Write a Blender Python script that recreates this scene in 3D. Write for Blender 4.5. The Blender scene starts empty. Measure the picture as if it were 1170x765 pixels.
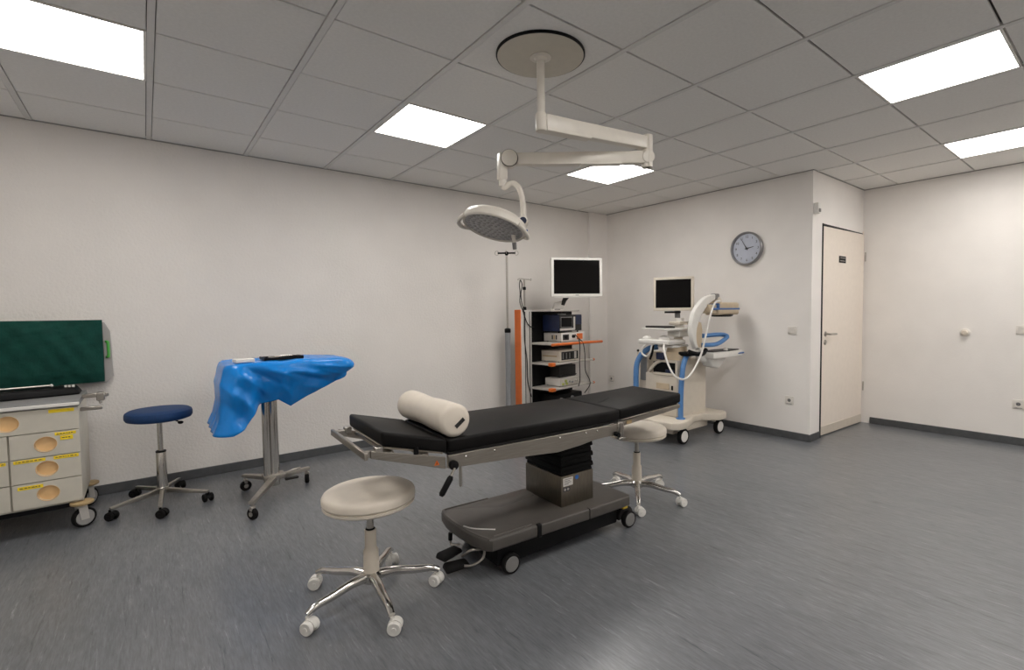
import bpy, bmesh, math, random
from mathutils import Vector, Matrix, Euler
from math import pi, sin, cos, radians as rad

# ------------------------------------------------------------------ camera, world, exposure
SC = bpy.context.scene
COL = SC.collection
EYE = 1.294                     # lens height above the floor
H = 2.6147                      # ceiling height
YAW, PITCH, ROLL = rad(50.939), rad(-2.6866), rad(-0.6211)
_f = Vector((cos(YAW)*cos(PITCH), sin(YAW)*cos(PITCH), sin(PITCH)))
_r = Vector((sin(YAW), -cos(YAW), 0))
_u = _r.cross(_f)
_r2 = cos(ROLL)*_r + sin(ROLL)*_u
_u2 = -sin(ROLL)*_r + cos(ROLL)*_u
cam = bpy.data.objects.new('camera', bpy.data.cameras.new('camera'))
COL.objects.link(cam)
cam.matrix_world = Matrix(((_r2.x, _u2.x, -_f.x, 0), (_r2.y, _u2.y, -_f.y, 0), (_r2.z, _u2.z, -_f.z, EYE), (0, 0, 0, 1)))
cam.data.sensor_width = 36.0
cam.data.lens = 560.04/1170*36.0
cam.data.shift_x = -35.93/1170
cam.data.clip_start = 0.02
SC.camera = cam

W = bpy.data.worlds.new('world'); SC.world = W; W.use_nodes = True
W.node_tree.nodes['Background'].inputs[0].default_value = (0.75, 0.78, 0.85, 1)
W.node_tree.nodes['Background'].inputs[1].default_value = 0.02
PANEL_STRENGTH = 6.0            # the ceiling panels' own light
PANEL_COLOR = (1.0, 0.965, 0.92)
SC.view_settings.view_transform = 'Standard'
SC.view_settings.look = 'None'
SC.view_settings.gamma = 1.0
SC.view_settings.use_curve_mapping = False
SC.view_settings.exposure = 1.5
SC.cycles.use_denoising = True
SC.cycles.max_bounces = 10
SC.cycles.diffuse_bounces = 6

# ------------------------------------------------------------------ materials
def mat(name, col, rough=0.5, metal=0.0, var=0.06, scale=18.0, bump=0.0, bscale=120.0, spec=0.5, coat=0.0,
        stretch=(1, 1, 1)):
    """procedural principled material: slight noise in colour and, if asked for, in relief"""
    m = bpy.data.materials.new(name); m.use_nodes = True
    nt = m.node_tree; N = nt.nodes; L = nt.links
    b = N['Principled BSDF']
    tc = N.new('ShaderNodeTexCoord'); mp = N.new('ShaderNodeMapping'); mp.inputs['Scale'].default_value = stretch
    L.new(tc.outputs['Object'], mp.inputs[0])
    nz = N.new('ShaderNodeTexNoise'); nz.inputs['Scale'].default_value = scale; nz.inputs['Detail'].default_value = 4
    L.new(mp.outputs[0], nz.inputs['Vector'])
    rp = N.new('ShaderNodeValToRGB')
    lo = tuple(max(0, c*(1-var)) for c in col); hi = tuple(min(1, c*(1+var)) for c in col)
    rp.color_ramp.elements[0].color = (*lo, 1); rp.color_ramp.elements[1].color = (*hi, 1)
    rp.color_ramp.elements[0].position = 0.3; rp.color_ramp.elements[1].position = 0.7
    L.new(nz.outputs['Fac'], rp.inputs[0]); L.new(rp.outputs[0], b.inputs['Base Color'])
    b.inputs['Roughness'].default_value = rough; b.inputs['Metallic'].default_value = metal
    b.inputs['Specular IOR Level'].default_value = spec
    b.inputs['Coat Weight'].default_value = coat
    if bump:
        n2 = N.new('ShaderNodeTexNoise'); n2.inputs['Scale'].default_value = bscale; n2.inputs['Detail'].default_value = 3
        L.new(mp.outputs[0], n2.inputs['Vector'])
        bp = N.new('ShaderNodeBump'); bp.inputs['Strength'].default_value = bump; bp.inputs['Distance'].default_value = 0.01
        L.new(n2.outputs['Fac'], bp.inputs['Height']); L.new(bp.outputs[0], b.inputs['Normal'])
    return m

def emit(name, col, strength):
    m = bpy.data.materials.new(name); m.use_nodes = True
    nt = m.node_tree; nt.nodes.clear()
    o = nt.nodes.new('ShaderNodeOutputMaterial'); e = nt.nodes.new('ShaderNodeEmission')
    e.inputs[0].default_value = (*col, 1); e.inputs[1].default_value = strength
    nt.links.new(e.outputs[0], o.inputs[0]); return m

def pane():
    m = bpy.data.materials.new('clear_pane'); m.use_nodes = True
    nt = m.node_tree; nt.nodes.clear(); N = nt.nodes
    o = N.new('ShaderNodeOutputMaterial'); t = N.new('ShaderNodeBsdfTransparent'); g = N.new('ShaderNodeBsdfGlossy'); x = N.new('ShaderNodeMixShader')
    f = N.new('ShaderNodeFresnel'); f.inputs[0].default_value = 1.5; g.inputs['Roughness'].default_value = 0.08
    nt.links.new(f.outputs[0], x.inputs[0]); nt.links.new(t.outputs[0], x.inputs[1]); nt.links.new(g.outputs[0], x.inputs[2]); nt.links.new(x.outputs[0], o.inputs[0]); return m

def floor_mat():
    m = mat('linoleum', (0.12, 0.122, 0.125), rough=0.36, spec=0.6, coat=0.35)
    m.node_tree.nodes['Principled BSDF'].inputs['Coat Roughness'].default_value = 0.22
    nt = m.node_tree; N = nt.nodes; L = nt.links; b = N['Principled BSDF']
    tc = N.new('ShaderNodeTexCoord')
    def noise(sc, scale, det, rough=0.6):
        mp = N.new('ShaderNodeMapping'); mp.inputs['Scale'].default_value = sc; L.new(tc.outputs['Object'], mp.inputs[0])
        n = N.new('ShaderNodeTexNoise'); n.inputs['Scale'].default_value = scale; n.inputs['Detail'].default_value = det
        n.inputs['Roughness'].default_value = rough; n.inputs['Distortion'].default_value = 0.4
        L.new(mp.outputs[0], n.inputs['Vector']); return n
    def ramp(n, p0, c0, p1, c1):
        r = N.new('ShaderNodeValToRGB'); e = r.color_ramp.elements
        e[0].position, e[1].position = p0, p1; e[0].color = (*c0, 1); e[1].color = (*c1, 1)
        L.new(n.outputs['Fac'], r.inputs[0]); return r
    def mix(kind, fac, a, c):
        x = N.new('ShaderNodeMix'); x.data_type = 'RGBA'; x.blend_type = kind
        x.inputs[0].default_value = fac; L.new(a, x.inputs[6]); L.new(c, x.inputs[7]); return x.outputs[2]
    base = ramp(noise((6, 0.8, 1), 5, 7, 0.65), 0.3, FLOOR_LO, 0.7, FLOOR_HI)
    fine = ramp(noise((34, 3.5, 1), 4, 5), 0.33, (0.80, 0.80, 0.80), 0.67, (1.17, 1.17, 1.17))
    fleck = ramp(noise((11, 0.9, 1), 5, 6, 0.72), 0.60, (0, 0, 0), 0.72, (0.22, 0.22, 0.222))
    dark = ramp(noise((9.5, 0.6, 1), 5, 6, 0.72), 0.31, (0.42, 0.43, 0.45), 0.41, (1, 1, 1))
    cloud = ramp(noise((1, 0.6, 1), 1.4, 2), 0.3, (0.90, 0.905, 0.92), 0.7, (1.07, 1.06, 1.06))
    c = mix('MULTIPLY', 1, base.outputs[0], fine.outputs[0])
    c = mix('MULTIPLY', 1, c, dark.outputs[0]); c = mix('MULTIPLY', 1, c, cloud.outputs[0])
    c = mix('ADD', 0.7, c, fleck.outputs[0])
    L.new(c, b.inputs['Base Color'])
    rr = N.new('ShaderNodeMapRange'); n = noise((14, 2, 1), 6, 4)
    rr.inputs['To Min'].default_value = 0.30; rr.inputs['To Max'].default_value = 0.46
    L.new(n.outputs['Fac'], rr.inputs[0]); L.new(rr.outputs[0], b.inputs['Roughness'])
    bp = N.new('ShaderNodeBump'); bp.inputs['Strength'].default_value = 0.06; bp.inputs['Distance'].default_value = 0.004
    L.new(noise((30, 6, 1), 6, 3).outputs['Fac'], bp.inputs['Height']); L.new(bp.outputs[0], b.inputs['Normal'])
    return m
FLOOR_LO = (0.120, 0.127, 0.138); FLOOR_HI = (0.168, 0.175, 0.186)

M = dict(
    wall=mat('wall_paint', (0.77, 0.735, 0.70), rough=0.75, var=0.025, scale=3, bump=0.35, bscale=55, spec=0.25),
    wall_r=mat('wall_paint_smooth_lit', (0.86, 0.825, 0.79), rough=0.75, var=0.025, scale=3, bump=0.12, bscale=70, spec=0.25),  # smoother finish; paler tone paints in light missing on the right side
    floor=floor_mat(),
    tile=mat('ceiling_tile', (0.80, 0.785, 0.76), rough=0.9, var=0.03, scale=60, bump=0.08, bscale=400, spec=0.15),
    runner=mat('ceiling_runner', (0.70, 0.685, 0.665), rough=0.6, var=0.02),
    edge_shadow_angle=mat('edge_shadow_angle', (0.34, 0.33, 0.315), rough=0.6, var=0.03),
    gap=mat('dark_gap', (0.10, 0.095, 0.09), rough=0.9),
    base=mat('skirting', (0.075, 0.078, 0.082), rough=0.55, var=0.12, scale=25),
    panel=emit('panel_light', PANEL_COLOR, PANEL_STRENGTH),
    white=mat('white_plastic', (0.76, 0.74, 0.70), rough=0.4, var=0.03),
    cream=mat('cream_paint', (0.66, 0.595, 0.505), rough=0.4, var=0.03),
    beige=mat('beige_plastic', (0.58, 0.47, 0.33), rough=0.45, var=0.05),
    lampw=mat('lamp_paint', (0.70, 0.655, 0.585), rough=0.35, var=0.03),
    lampdisc=mat('lamp_disc_paint', (0.56, 0.52, 0.44), rough=0.5, var=0.03),
    lens=mat('lamp_glass', (0.36, 0.345, 0.335), rough=0.35, var=0.3, scale=60, coat=0.4),
    chrome=mat('chrome', (0.62, 0.60, 0.57), rough=0.16, metal=1, var=0.04),
    steel=mat('brushed_steel', (0.47, 0.44, 0.40), rough=0.32, metal=1, var=0.12, scale=40, stretch=(1, 1, 9)),
    steel2=mat('table_steel', (0.36, 0.33, 0.29), rough=0.36, metal=1, var=0.10, scale=40, stretch=(0.3, 3, 6)),
    pad=mat('black_vinyl', (0.0062, 0.0056, 0.0054), rough=0.5, var=0.2, scale=30, bump=0.05, bscale=14, spec=0.13),
    bellows=mat('black_bellows', (0.005, 0.005, 0.005), rough=0.6, spec=0.12),
    black=mat('black_plastic', (0.006, 0.006, 0.0065), rough=0.45, var=0.2, spec=0.14),
    rubber=mat('black_rubber', (0.009, 0.0085, 0.0085), rough=0.7, spec=0.15),
    seatw=mat('cream_upholstery', (0.71, 0.64, 0.55), rough=0.45, var=0.03),
    seatb=mat('navy_upholstery', (0.003, 0.036, 0.125), rough=0.65, var=0.12, scale=60),
    cartwheel=mat('cart_wheel', (0.36, 0.35, 0.34), rough=0.5),
    greyw=mat('grey_wheel', (0.20, 0.195, 0.19), rough=0.5),
    colsteel=mat('column_steel_shaded', (0.20, 0.175, 0.14), rough=0.36, metal=1, var=0.12, scale=40, stretch=(3, 3, 0.4)),  # dark brownish tint paints warm shadow into the stainless column
    basegrey=mat('table_base_shell', (0.080, 0.072, 0.065), rough=0.40, var=0.08, spec=0.4),
    drape=mat('blue_plastic_sheet', (0.0015, 0.215, 0.68), rough=0.26, var=0.08, scale=9, bump=0.7, bscale=11, spec=0.42),
    green=mat('green_cloth', (0.006, 0.052, 0.040), rough=0.8, var=0.18, scale=14, bump=0.5, bscale=22, spec=0.2),
    handleg=mat('green_handle', (0.09, 0.42, 0.07), rough=0.5),
    cart=mat('cart_paint', (0.60, 0.565, 0.485), rough=0.42, var=0.03),
    carttop=mat('cart_top', (0.23, 0.23, 0.23), rough=0.5),
    peach=mat('peach_handle', (0.86, 0.56, 0.27), rough=0.45, var=0.04),
    yellow=mat('yellow_label', (0.93, 0.68, 0.02), rough=0.6, var=0.10, scale=70),
    yellowp=mat('yellow_plastic', (0.72, 0.50, 0.05), rough=0.5),
    tan=mat('tan_bumper', (0.42, 0.30, 0.15), rough=0.55),
    orange=mat('orange_paint', (0.70, 0.15, 0.02), rough=0.4, var=0.04),
    alu=mat('grey_aluminium', (0.60, 0.575, 0.54), rough=0.45, metal=0.1, var=0.04),
    bluegrey=mat('blue_grey_tube', (0.25, 0.255, 0.265), rough=0.4, metal=0.2),
    shelf=mat('shelf_grey', (0.50, 0.47, 0.43), rough=0.4),
    dark=mat('dark_grey_plastic', (0.026, 0.025, 0.024), rough=0.45, var=0.15, spec=0.25),
    navy=mat('navy_case', (0.010, 0.017, 0.055), rough=0.4, var=0.15),
    screen=mat('screen_glass', (0.004, 0.0036, 0.0036), rough=0.12, var=0.1, spec=0.12),
    blue=mat('blue_tube', (0.085, 0.22, 0.48), rough=0.4, var=0.04),
    bluestripe=mat('blue_stripe', (0.06, 0.15, 0.38), rough=0.45),
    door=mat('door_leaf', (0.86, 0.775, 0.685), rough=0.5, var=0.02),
    clockrim=mat('clock_rim', (0.34, 0.34, 0.35), rough=0.3, metal=0.7),
    clockface=mat('clock_face', (0.66, 0.69, 0.78), rough=0.45, var=0.03),
    glass=pane(),
    socket=mat('socket_plastic', (0.74, 0.70, 0.65), rough=0.35),
    acryl=mat('grey_acrylic', (0.42, 0.40, 0.385), rough=0.3, var=0.03),
    port=mat('green_yellow_ports', (0.36, 0.40, 0.09), rough=0.5, var=0.2),
    bluesticker=mat('blue_sticker', (0.02, 0.13, 0.45), rough=0.5),
    label=mat('pale_label', (0.42, 0.40, 0.37), rough=0.6, var=0.25, scale=120),
    ink=mat('grey_ink', (0.05, 0.05, 0.06), rough=0.6),
)

# ------------------------------------------------------------------ mesh helpers
class MB:
    def __init__(s): s.v = []; s.f = []
    def add(s, vs, fs, T=None):
        o = len(s.v)
        s.v += [tuple(T @ Vector(v)) if T else tuple(v) for v in vs]
        s.f += [tuple(i+o for i in f) for f in fs]
        return s
    def bm(s, b, T=None):
        b.verts.index_update(); b.verts.ensure_lookup_table()
        s.add([v.co[:] for v in b.verts], [[v.index for v in f.verts] for f in b.faces], T); b.free(); return s
    def hexa(s, p, bev=0, seg=2, T=None):
        """p: 8 corners, bottom ring 0-3 then top ring 4-7"""
        b = bmesh.new(); vs = [b.verts.new(q) for q in p]
        for f in ((3, 2, 1, 0), (4, 5, 6, 7), (0, 1, 5, 4), (1, 2, 6, 5), (2, 3, 7, 6), (3, 0, 4, 7)): b.faces.new([vs[i] for i in f])
        if bev: bmesh.ops.bevel(b, geom=b.edges[:], offset=bev, segments=seg, affect='EDGES', profile=0.5)
        return s.bm(b, T)
    def box(s, x0, x1, y0, y1, z0, z1, bev=0, seg=2, T=None):
        return s.hexa([(x0, y0, z0), (x1, y0, z0), (x1, y1, z0), (x0, y1, z0), (x0, y0, z1), (x1, y0, z1), (x1, y1, z1), (x0, y1, z1)], bev, seg, T)
    def prism(s, poly, h0, h1, bev=0, seg=2, T=None):
        """poly in the local xy plane, extruded along z"""
        b = bmesh.new(); n = len(poly)
        lo = [b.verts.new((x, y, h0)) for x, y in poly]; hi = [b.verts.new((x, y, h1)) for x, y in poly]
        b.faces.new(lo[::-1]); b.faces.new(hi)
        for i in range(n): b.faces.new((lo[i], lo[(i+1) % n], hi[(i+1) % n], hi[i]))
        bmesh.ops.recalc_face_normals(b, faces=b.faces[:])
        if bev:
            es = [e for e in b.edges if abs(e.verts[0].co.z-e.verts[1].co.z) < 1e-9]
            bmesh.ops.bevel(b, geom=es, offset=bev, segments=seg, affect='EDGES', profile=0.5)
        return s.bm(b, T)
    def lathe(s, prof, n=28, T=None, caps=True):
        vs = []; fs = []
        for r, z in prof:
            for k in range(n): vs.append((r*cos(2*pi*k/n), r*sin(2*pi*k/n), z))
        m = len(prof)
        for j in range(m-1):
            for k in range(n):
                a = j*n+k; c = j*n+(k+1) % n; fs.append((a, c, c+n, a+n))
        if caps and prof[0][0] > 1e-6: fs.append(tuple(range(n))[::-1])
        if caps and prof[-1][0] > 1e-6: fs.append(tuple((m-1)*n+k for k in range(n)))
        return s.add(vs, fs, T)
    def cyl(s, p0, p1, r0, r1=None, n=20, bev=0.0):
        p0 = Vector(p0); p1 = Vector(p1); d = p1-p0; L = d.length; r1 = r0 if r1 is None else r1
        T = Matrix.Translation(p0) @ d.to_track_quat('Z', 'Y').to_matrix().to_4x4()
        pr = [(r0, 0), (r1, L)] if not bev else [(r0-bev, 0), (r0-bev*.3, bev*.3), (r0, bev), (r1, L-bev), (r1-bev*.3, L-bev*.3), (r1-bev, L)]
        return s.lathe(pr, n, T)
    def tube(s, path, r, n=10, closed=False, flat=1.0):
        P = [Vector(p) for p in path]; m = len(P)
        rr = r if hasattr(r, '__len__') else [r]*m
        tn = []
        for i in range(m):
            a = P[i-1] if (closed or i) else P[0]; c = P[(i+1) % m] if (closed or i < m-1) else P[-1]
            tn.append((c-a).normalized())
        up = Vector((0, 0, 1)) if abs(tn[0].z) < 0.9 else Vector((1, 0, 0))
        x = up.cross(tn[0]).normalized(); vs = []
        for i in range(m):
            x = (x-tn[i]*x.dot(tn[i])).normalized(); y = tn[i].cross(x)
            for k in range(n):
                a = 2*pi*k/n; vs.append(P[i]+x*(rr[i]*cos(a))+y*(rr[i]*flat*sin(a)))
        fs = []
        for i in range(m if closed else m-1):
            for k in range(n):
                a = i*n+k; b_ = i*n+(k+1) % n; j = ((i+1) % m)*n
                fs.append((a, b_, j+(k+1) % n, j+k))
        if not closed: fs += [tuple(range(n))[::-1], tuple((m-1)*n+k for k in range(n))]
        return s.add(vs, fs)
    def ball(s, c, r, n=16, sc=(1, 1, 1)):
        pr = [(r*sin(pi*k/10), -r*cos(pi*k/10)) for k in range(11)]; pr[0] = (0.0001, -r); pr[-1] = (0.0001, r)
        return s.lathe(pr, n, Matrix.Translation(c) @ Matrix.Diagonal((*sc, 1)))
    def build(s, name, m, parent=None, loc=(0, 0, 0), rot=(0, 0, 0), smooth=38):
        me = bpy.data.meshes.new(name); me.from_pydata(s.v, [], s.f); me.update()
        b = bmesh.new(); b.from_mesh(me); bmesh.ops.recalc_face_normals(b, faces=b.faces[:]); b.to_mesh(me); b.free()
        me.materials.append(M[m] if isinstance(m, str) else m)
        if smooth:
            me.polygons.foreach_set('use_smooth', [True]*len(me.polygons)); me.set_sharp_from_angle(angle=rad(smooth))
        o = bpy.data.objects.new(name, me); COL.objects.link(o); o.location = loc; o.rotation_euler = rot
        if parent: o.parent = parent
        return o

def spline(pts, n=8):
    """Catmull-Rom through pts"""
    P = [Vector(p) for p in pts]; P = [2*P[0]-P[1]]+P+[2*P[-1]-P[-2]]; out = []
    for i in range(1, len(P)-2):
        for k in range(n):
            t = k/n; a, b, c, d = P[i-1], P[i], P[i+1], P[i+2]
            out.append(0.5*((2*b)+(c-a)*t+(2*a-5*b+4*c-d)*t*t+(3*b-a-3*c+d)*t**3))
    return out+[P[-2]]

def tag(o, label, cat, group=None):
    o['label'] = label; o['category'] = cat
    if group: o['group'] = group
    return o
def thing(name, label, cat, loc, rz=0, group=None):
    o = bpy.data.objects.new(name, None); o.empty_display_size = 0.1; COL.objects.link(o)
    o.location = loc; o.rotation_euler = (0, 0, rz); return tag(o, label, cat, group)
def struct(o): o['kind'] = 'structure'; return o
def lab(o, t): o['label'] = t; return o
def dup(root, loc, rz, label, group=None):
    r = root.copy(); COL.objects.link(r); r.location = loc; r.rotation_euler = (0, 0, rz); r['label'] = label
    if group: r['group'] = group
    def rec(src, dst):
        for ch in list(src.children):
            c = ch.copy(); COL.objects.link(c); c.parent = dst; rec(ch, c)
    rec(root, r); return r
def text(name, body, size, m, parent, T):
    cu = bpy.data.curves.new(name, 'FONT'); cu.body = body; cu.size = size; cu.extrude = 0.0006
    cu.align_x = 'CENTER'; cu.align_y = 'CENTER'
    t = bpy.data.objects.new(name, cu); COL.objects.link(t)
    me = bpy.data.meshes.new_from_object(t.evaluated_get(bpy.context.evaluated_depsgraph_get()))
    bpy.data.objects.remove(t); me.name = name; me.materials.clear(); me.materials.append(M[m])
    o = bpy.data.objects.new(name, me); COL.objects.link(o); o.parent = parent; o.matrix_local = T
    return o
def RZ(a): return Matrix.Rotation(a, 4, 'Z')
def TR(*p): return Matrix.Translation(p)
# a matrix that maps local xy to the wall plane facing -y (x right, y up) or -x
FACE_Y = Matrix(((1, 0, 0, 0), (0, 0, -1, 0), (0, 1, 0, 0), (0, 0, 0, 1)))      # local z -> -y
FACE_X = Matrix(((0, 0, -1, 0), (-1, 0, 0, 0), (0, 1, 0, 0), (0, 0, 0, 1)))     # local z -> -x, local x -> -y

# ------------------------------------------------------------------ the room
XL, YN = -1.65, -3.05            # walls behind the camera
YL, XB, YD, XR = 4.761, 4.982, 2.042, 6.308
floor = struct(MB().box(XL-.1, XR+.1, YN-.1, YL+.1, -0.08, 0).build('floor', 'floor', smooth=0))
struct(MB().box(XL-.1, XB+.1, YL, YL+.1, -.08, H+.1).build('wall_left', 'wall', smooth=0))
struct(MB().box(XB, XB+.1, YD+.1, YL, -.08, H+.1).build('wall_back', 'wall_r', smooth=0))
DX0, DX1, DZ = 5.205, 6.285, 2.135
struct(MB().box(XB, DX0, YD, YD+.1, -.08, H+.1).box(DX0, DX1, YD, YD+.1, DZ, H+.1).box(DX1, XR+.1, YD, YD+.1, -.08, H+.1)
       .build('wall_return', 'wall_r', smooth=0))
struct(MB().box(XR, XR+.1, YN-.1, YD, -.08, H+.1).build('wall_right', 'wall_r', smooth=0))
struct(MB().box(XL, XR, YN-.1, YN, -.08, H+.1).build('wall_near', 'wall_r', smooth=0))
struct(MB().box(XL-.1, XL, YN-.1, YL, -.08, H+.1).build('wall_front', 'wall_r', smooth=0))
# boxed-in pipe in the far corner
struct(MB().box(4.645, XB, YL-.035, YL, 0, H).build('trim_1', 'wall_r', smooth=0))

def skirt(name, x0, x1, y0, y1):
    return struct(MB().box(x0, x1, y0, y1, 0, .072, .004, 1).build(name, 'base'))
skirt('baseboard_left', XL, 4.645, YL-.012, YL)
skirt('baseboard_back', XB-.012, XB, YD-.0, YL-.036)
skirt('baseboard_return', XB-.012, DX0-.01, YD-.012, YD)
skirt('baseboard_right', XR-.012, XR, YN, YD-.10)
skirt('baseboard_near', XL, XR-.013, YN, YN+.012)
skirt('baseboard_front', XL, XL+.012, YN+.013, YL-.013)

# ---- suspended ceiling: runners and tiles, each its own piece
GX, GY, G = 0.0711, 2.3472, 0.625
ceil = struct(MB().box(XL-.1, XR+.1, YN-.1, YL+.1, H+.025, H+.1).build('ceiling', 'gap', smooth=0))
LIGHTS = {(-1, 1), (2, 1), (5, 1), (-1, -3), (2, -3), (5, -3), (8, -3), (2, -7), (5, -7), (8, -7)}  # the unseen row by the near wall is added to brighten the right side
RW = 0.014                      # half width of the visible runner
rects = [(XL, XB, YN, YL), (XB, XR, YN, YD)]
tile_mesh = {}
def tile_piece(cells):
    key = tuple(tuple(round(q, 4) for q in c) for c in cells)
    mb = MB()
    for (w0, w1, d0, d1) in cells: mb.box(w0, w1, d0, d1, 0, .014, .002 if len(cells) == 1 else 0, 1)
    return mb
for i in range(-3, 10):
    for j in range(-9, 4):
        if (i, j) in LIGHTS: continue
        x0, x1 = GX+i*G+RW+.0035, GX+(i+1)*G-RW-.0035
        y0, y1 = GY+j*G+.0055, GY+(j+1)*G-.0055
        cx, cy = (x0+x1)/2, (y0+y1)/2; cells = []
        for (a, b, c, d) in rects:
            q = (max(x0, a+.004 if a == XL else a), min(x1, b-.004), max(y0, c+.004), min(y1, d-.004))
            if a == XB and x0 < XB < x1: q = (XB-.004, q[1], q[2], q[3])
            if q[1]-q[0] > .01 and q[3]-q[2] > .01: cells.append((q[0]-cx, q[1]-cx, q[2]-cy, q[3]-cy))
        if not cells: continue
        key = tuple(tuple(round(v, 3) for v in c) for c in cells)
        if key in tile_mesh:
            o = bpy.data.objects.new('ceiling_tile', tile_mesh[key]); COL.objects.link(o)
        else:
            o = tile_piece(cells).build('ceiling_tile', 'tile', smooth=0); tile_mesh[key] = o.data
        o.location = (cx, cy, H+.004); o.parent = ceil
for i in range(-2, 11):
    x = GX+i*G
    if x+RW > XR: continue
    y1 = YL if x+RW < XB else YD
    MB().box(x-RW, x+RW, YN, y1, H, H+.02).build('ceiling_runner', 'runner', ceil, smooth=0)
# wall angle along the ceiling edge, its dark grey painting the shadow line
def angle(n, x0, x1, y0, y1): struct(MB().box(x0, x1, y0, y1, H-.003, H+.004).build(n, 'edge_shadow_angle', smooth=0))
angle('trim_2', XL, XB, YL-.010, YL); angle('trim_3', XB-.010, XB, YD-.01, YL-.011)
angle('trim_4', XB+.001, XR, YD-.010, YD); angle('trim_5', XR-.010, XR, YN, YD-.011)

light_label = {(-1, 1): 'square white ceiling light panel cut off by the left frame edge, above the drawer cart',
               (2, 1): 'square white ceiling light panel left of the round ceiling plate, nearest the left wall',
               (5, 1): 'square white ceiling light panel behind the hinge of the lamp arm, toward the far corner',
               (5, -3): 'large square ceiling light panel at the upper right, nearer than its neighbour',
               (8, -3): 'square ceiling light panel by the right wall, cut off by the right frame edge',
               (-1, -3): 'square ceiling light panel over the photographer, nearest the front wall',
               (2, -3): 'square ceiling light panel just right of the photographer, out of the frame',
               (2, -7): 'square ceiling light panel added unseen by the near wall to brighten the right side, left end',
               (5, -7): 'square ceiling light panel added unseen by the near wall to brighten the right side, middle one',
               (8, -7): 'square ceiling light panel added unseen by the near wall to brighten the right side, right end'}
for (i, j) in sorted(LIGHTS):
    x0, x1, y0, y1 = GX+i*G+RW+.002, GX+(i+1)*G-RW-.002, GY+j*G+.003, GY+(j+1)*G-.003
    cx, cy, w, d = (x0+x1)/2, (y0+y1)/2, (x1-x0)/2, (y1-y0)/2
    t = thing('ceiling_light', light_label.get((i, j), 'square ceiling light panel out of view behind the photographer'),
              'ceiling light', (cx, cy, H), 0, 'square ceiling light panels')
    fb = MB()
    for q in ((-w, w, -d, -d+.012), (-w, w, d-.012, d), (-w, -w+.012, -d+.012, d-.012), (w-.012, w, -d+.012, d-.012)): fb.box(*q, .001, .02)
    fb.build('frame', 'white', t, smooth=0)
    MB().box(-w+.012, w-.012, -d+.012, d-.012, .004, .016).build('diffuser', 'panel', t, smooth=0)

# ---- door in the return wall, hinged on the right, standing a hand's width proud on the left
hx, hy = 6.27, 2.020
ang = math.atan2(2.020-1.982, 6.27-5.225)
door = bpy.data.objects.new('door_1', None); COL.objects.link(door); struct(door)
door.location = (hx, hy, 0); door.rotation_euler = (0, 0, -ang+0)
DW = 1.045
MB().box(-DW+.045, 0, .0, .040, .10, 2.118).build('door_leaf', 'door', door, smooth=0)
MB().box(-DW+.045, 0, -.003, .042, .012, .10).build('kick_strip', 'cream', door, smooth=0)
MB().box(-DW, -DW+.045, -.004, .052, .006, 2.124, .003, 1).build('door_edge', 'black', door)
MB().box(-DW+.045, 0, .012, .04, 2.118, 2.124).build('door_seal', 'black', door, smooth=0)
hz = 1.04
hb = MB().lathe([(.026, 0), (.026, .006), (.022, .009)], 20, TR(-.925, 0, hz) @ Matrix.Rotation(pi/2, 4, 'X'))
ho = hb.build('handle_rose', 'steel', door)
MB().tube(spline([(-.925, -.008, hz), (-.925, -.045, hz), (-.91, -.055, hz), (-.80, -.055, hz-.002)], 5), .010, 10).build('door_handle', 'steel', ho)
MB().lathe([(.026, 0), (.026, .006), (.022, .009)], 20, TR(-.93, 0, .955) @ Matrix.Rotation(pi/2, 4, 'X')).cyl((-.93, -.008, .955), (-.93, -.014, .955), .010).build('key_rose', 'steel', door)
sg = MB().box(-.635, -.475, -.004, 0, 1.775, 1.845, .001, 1).build('door_sign', 'black', door)
for q in (1.822, 1.792): MB().box(-.615, -.495, -.0055, -.004, q, q+.007).build('sign_line', 'label', sg, smooth=0)
for z in (.42, 1.87): MB().cyl((.012, -.012, z-.05), (.012, -.012, z+.05), .006).build('hinge', 'steel', door)
# dark frame at the left; black strip across the top paints the shadow gap
fr = MB().box(DX0, DX0+.022, YD-.006, YD+.07, 0, DZ).box(DX0+.022, DX1, YD-.002, YD+.07, DZ-.012, DZ)
struct(fr.build('trim_6', 'black', smooth=0))
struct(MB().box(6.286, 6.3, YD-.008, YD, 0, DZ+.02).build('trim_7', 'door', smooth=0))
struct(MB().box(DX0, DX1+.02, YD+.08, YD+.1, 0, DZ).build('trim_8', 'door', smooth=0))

# ------------------------------------------------------------------ fittings on the walls
t = thing('wall_clock', 'round grey-rimmed wall clock with pale blue face', 'clock', (XB, 2.690, 1.940))
K = FACE_X
MB().lathe([(.172, 0), (.175, .012), (.175, .040), (.168, .046), (.156, .040), (.154, .012), (.172, .0)], 48, K, False).build('rim', 'clockrim', t)
MB().lathe([(.158, .004), (.158, .018)], 48, K).build('face', 'clockface', t)
for k in range(1, 13):
    a = k*pi/6
    text('numeral', str(k), .036, 'ink', t, K @ TR(.122*sin(a), .122*cos(a), .019))
def hand(name, deg, ln, w, z):
    MB().prism([(-w, -.02), (w, -.02), (w*.5, ln), (-w*.5, ln)], z, z+.002, T=K @ RZ(-rad(deg))).build(name, 'ink', t, smooth=0)
hand('hour_hand', 80, .078, .0055, .022); hand('minute_hand', -30, .118, .004, .025)
MB().lathe([(.010, .018), (.010, .029)], 12, K).build('hand_pin', 'ink', t)
MB().lathe([(.153, .0352), (.11, .0362), (.05, .0368), (.001, .037)], 48, K, False).build('cover_glass', 'glass', t)

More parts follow.
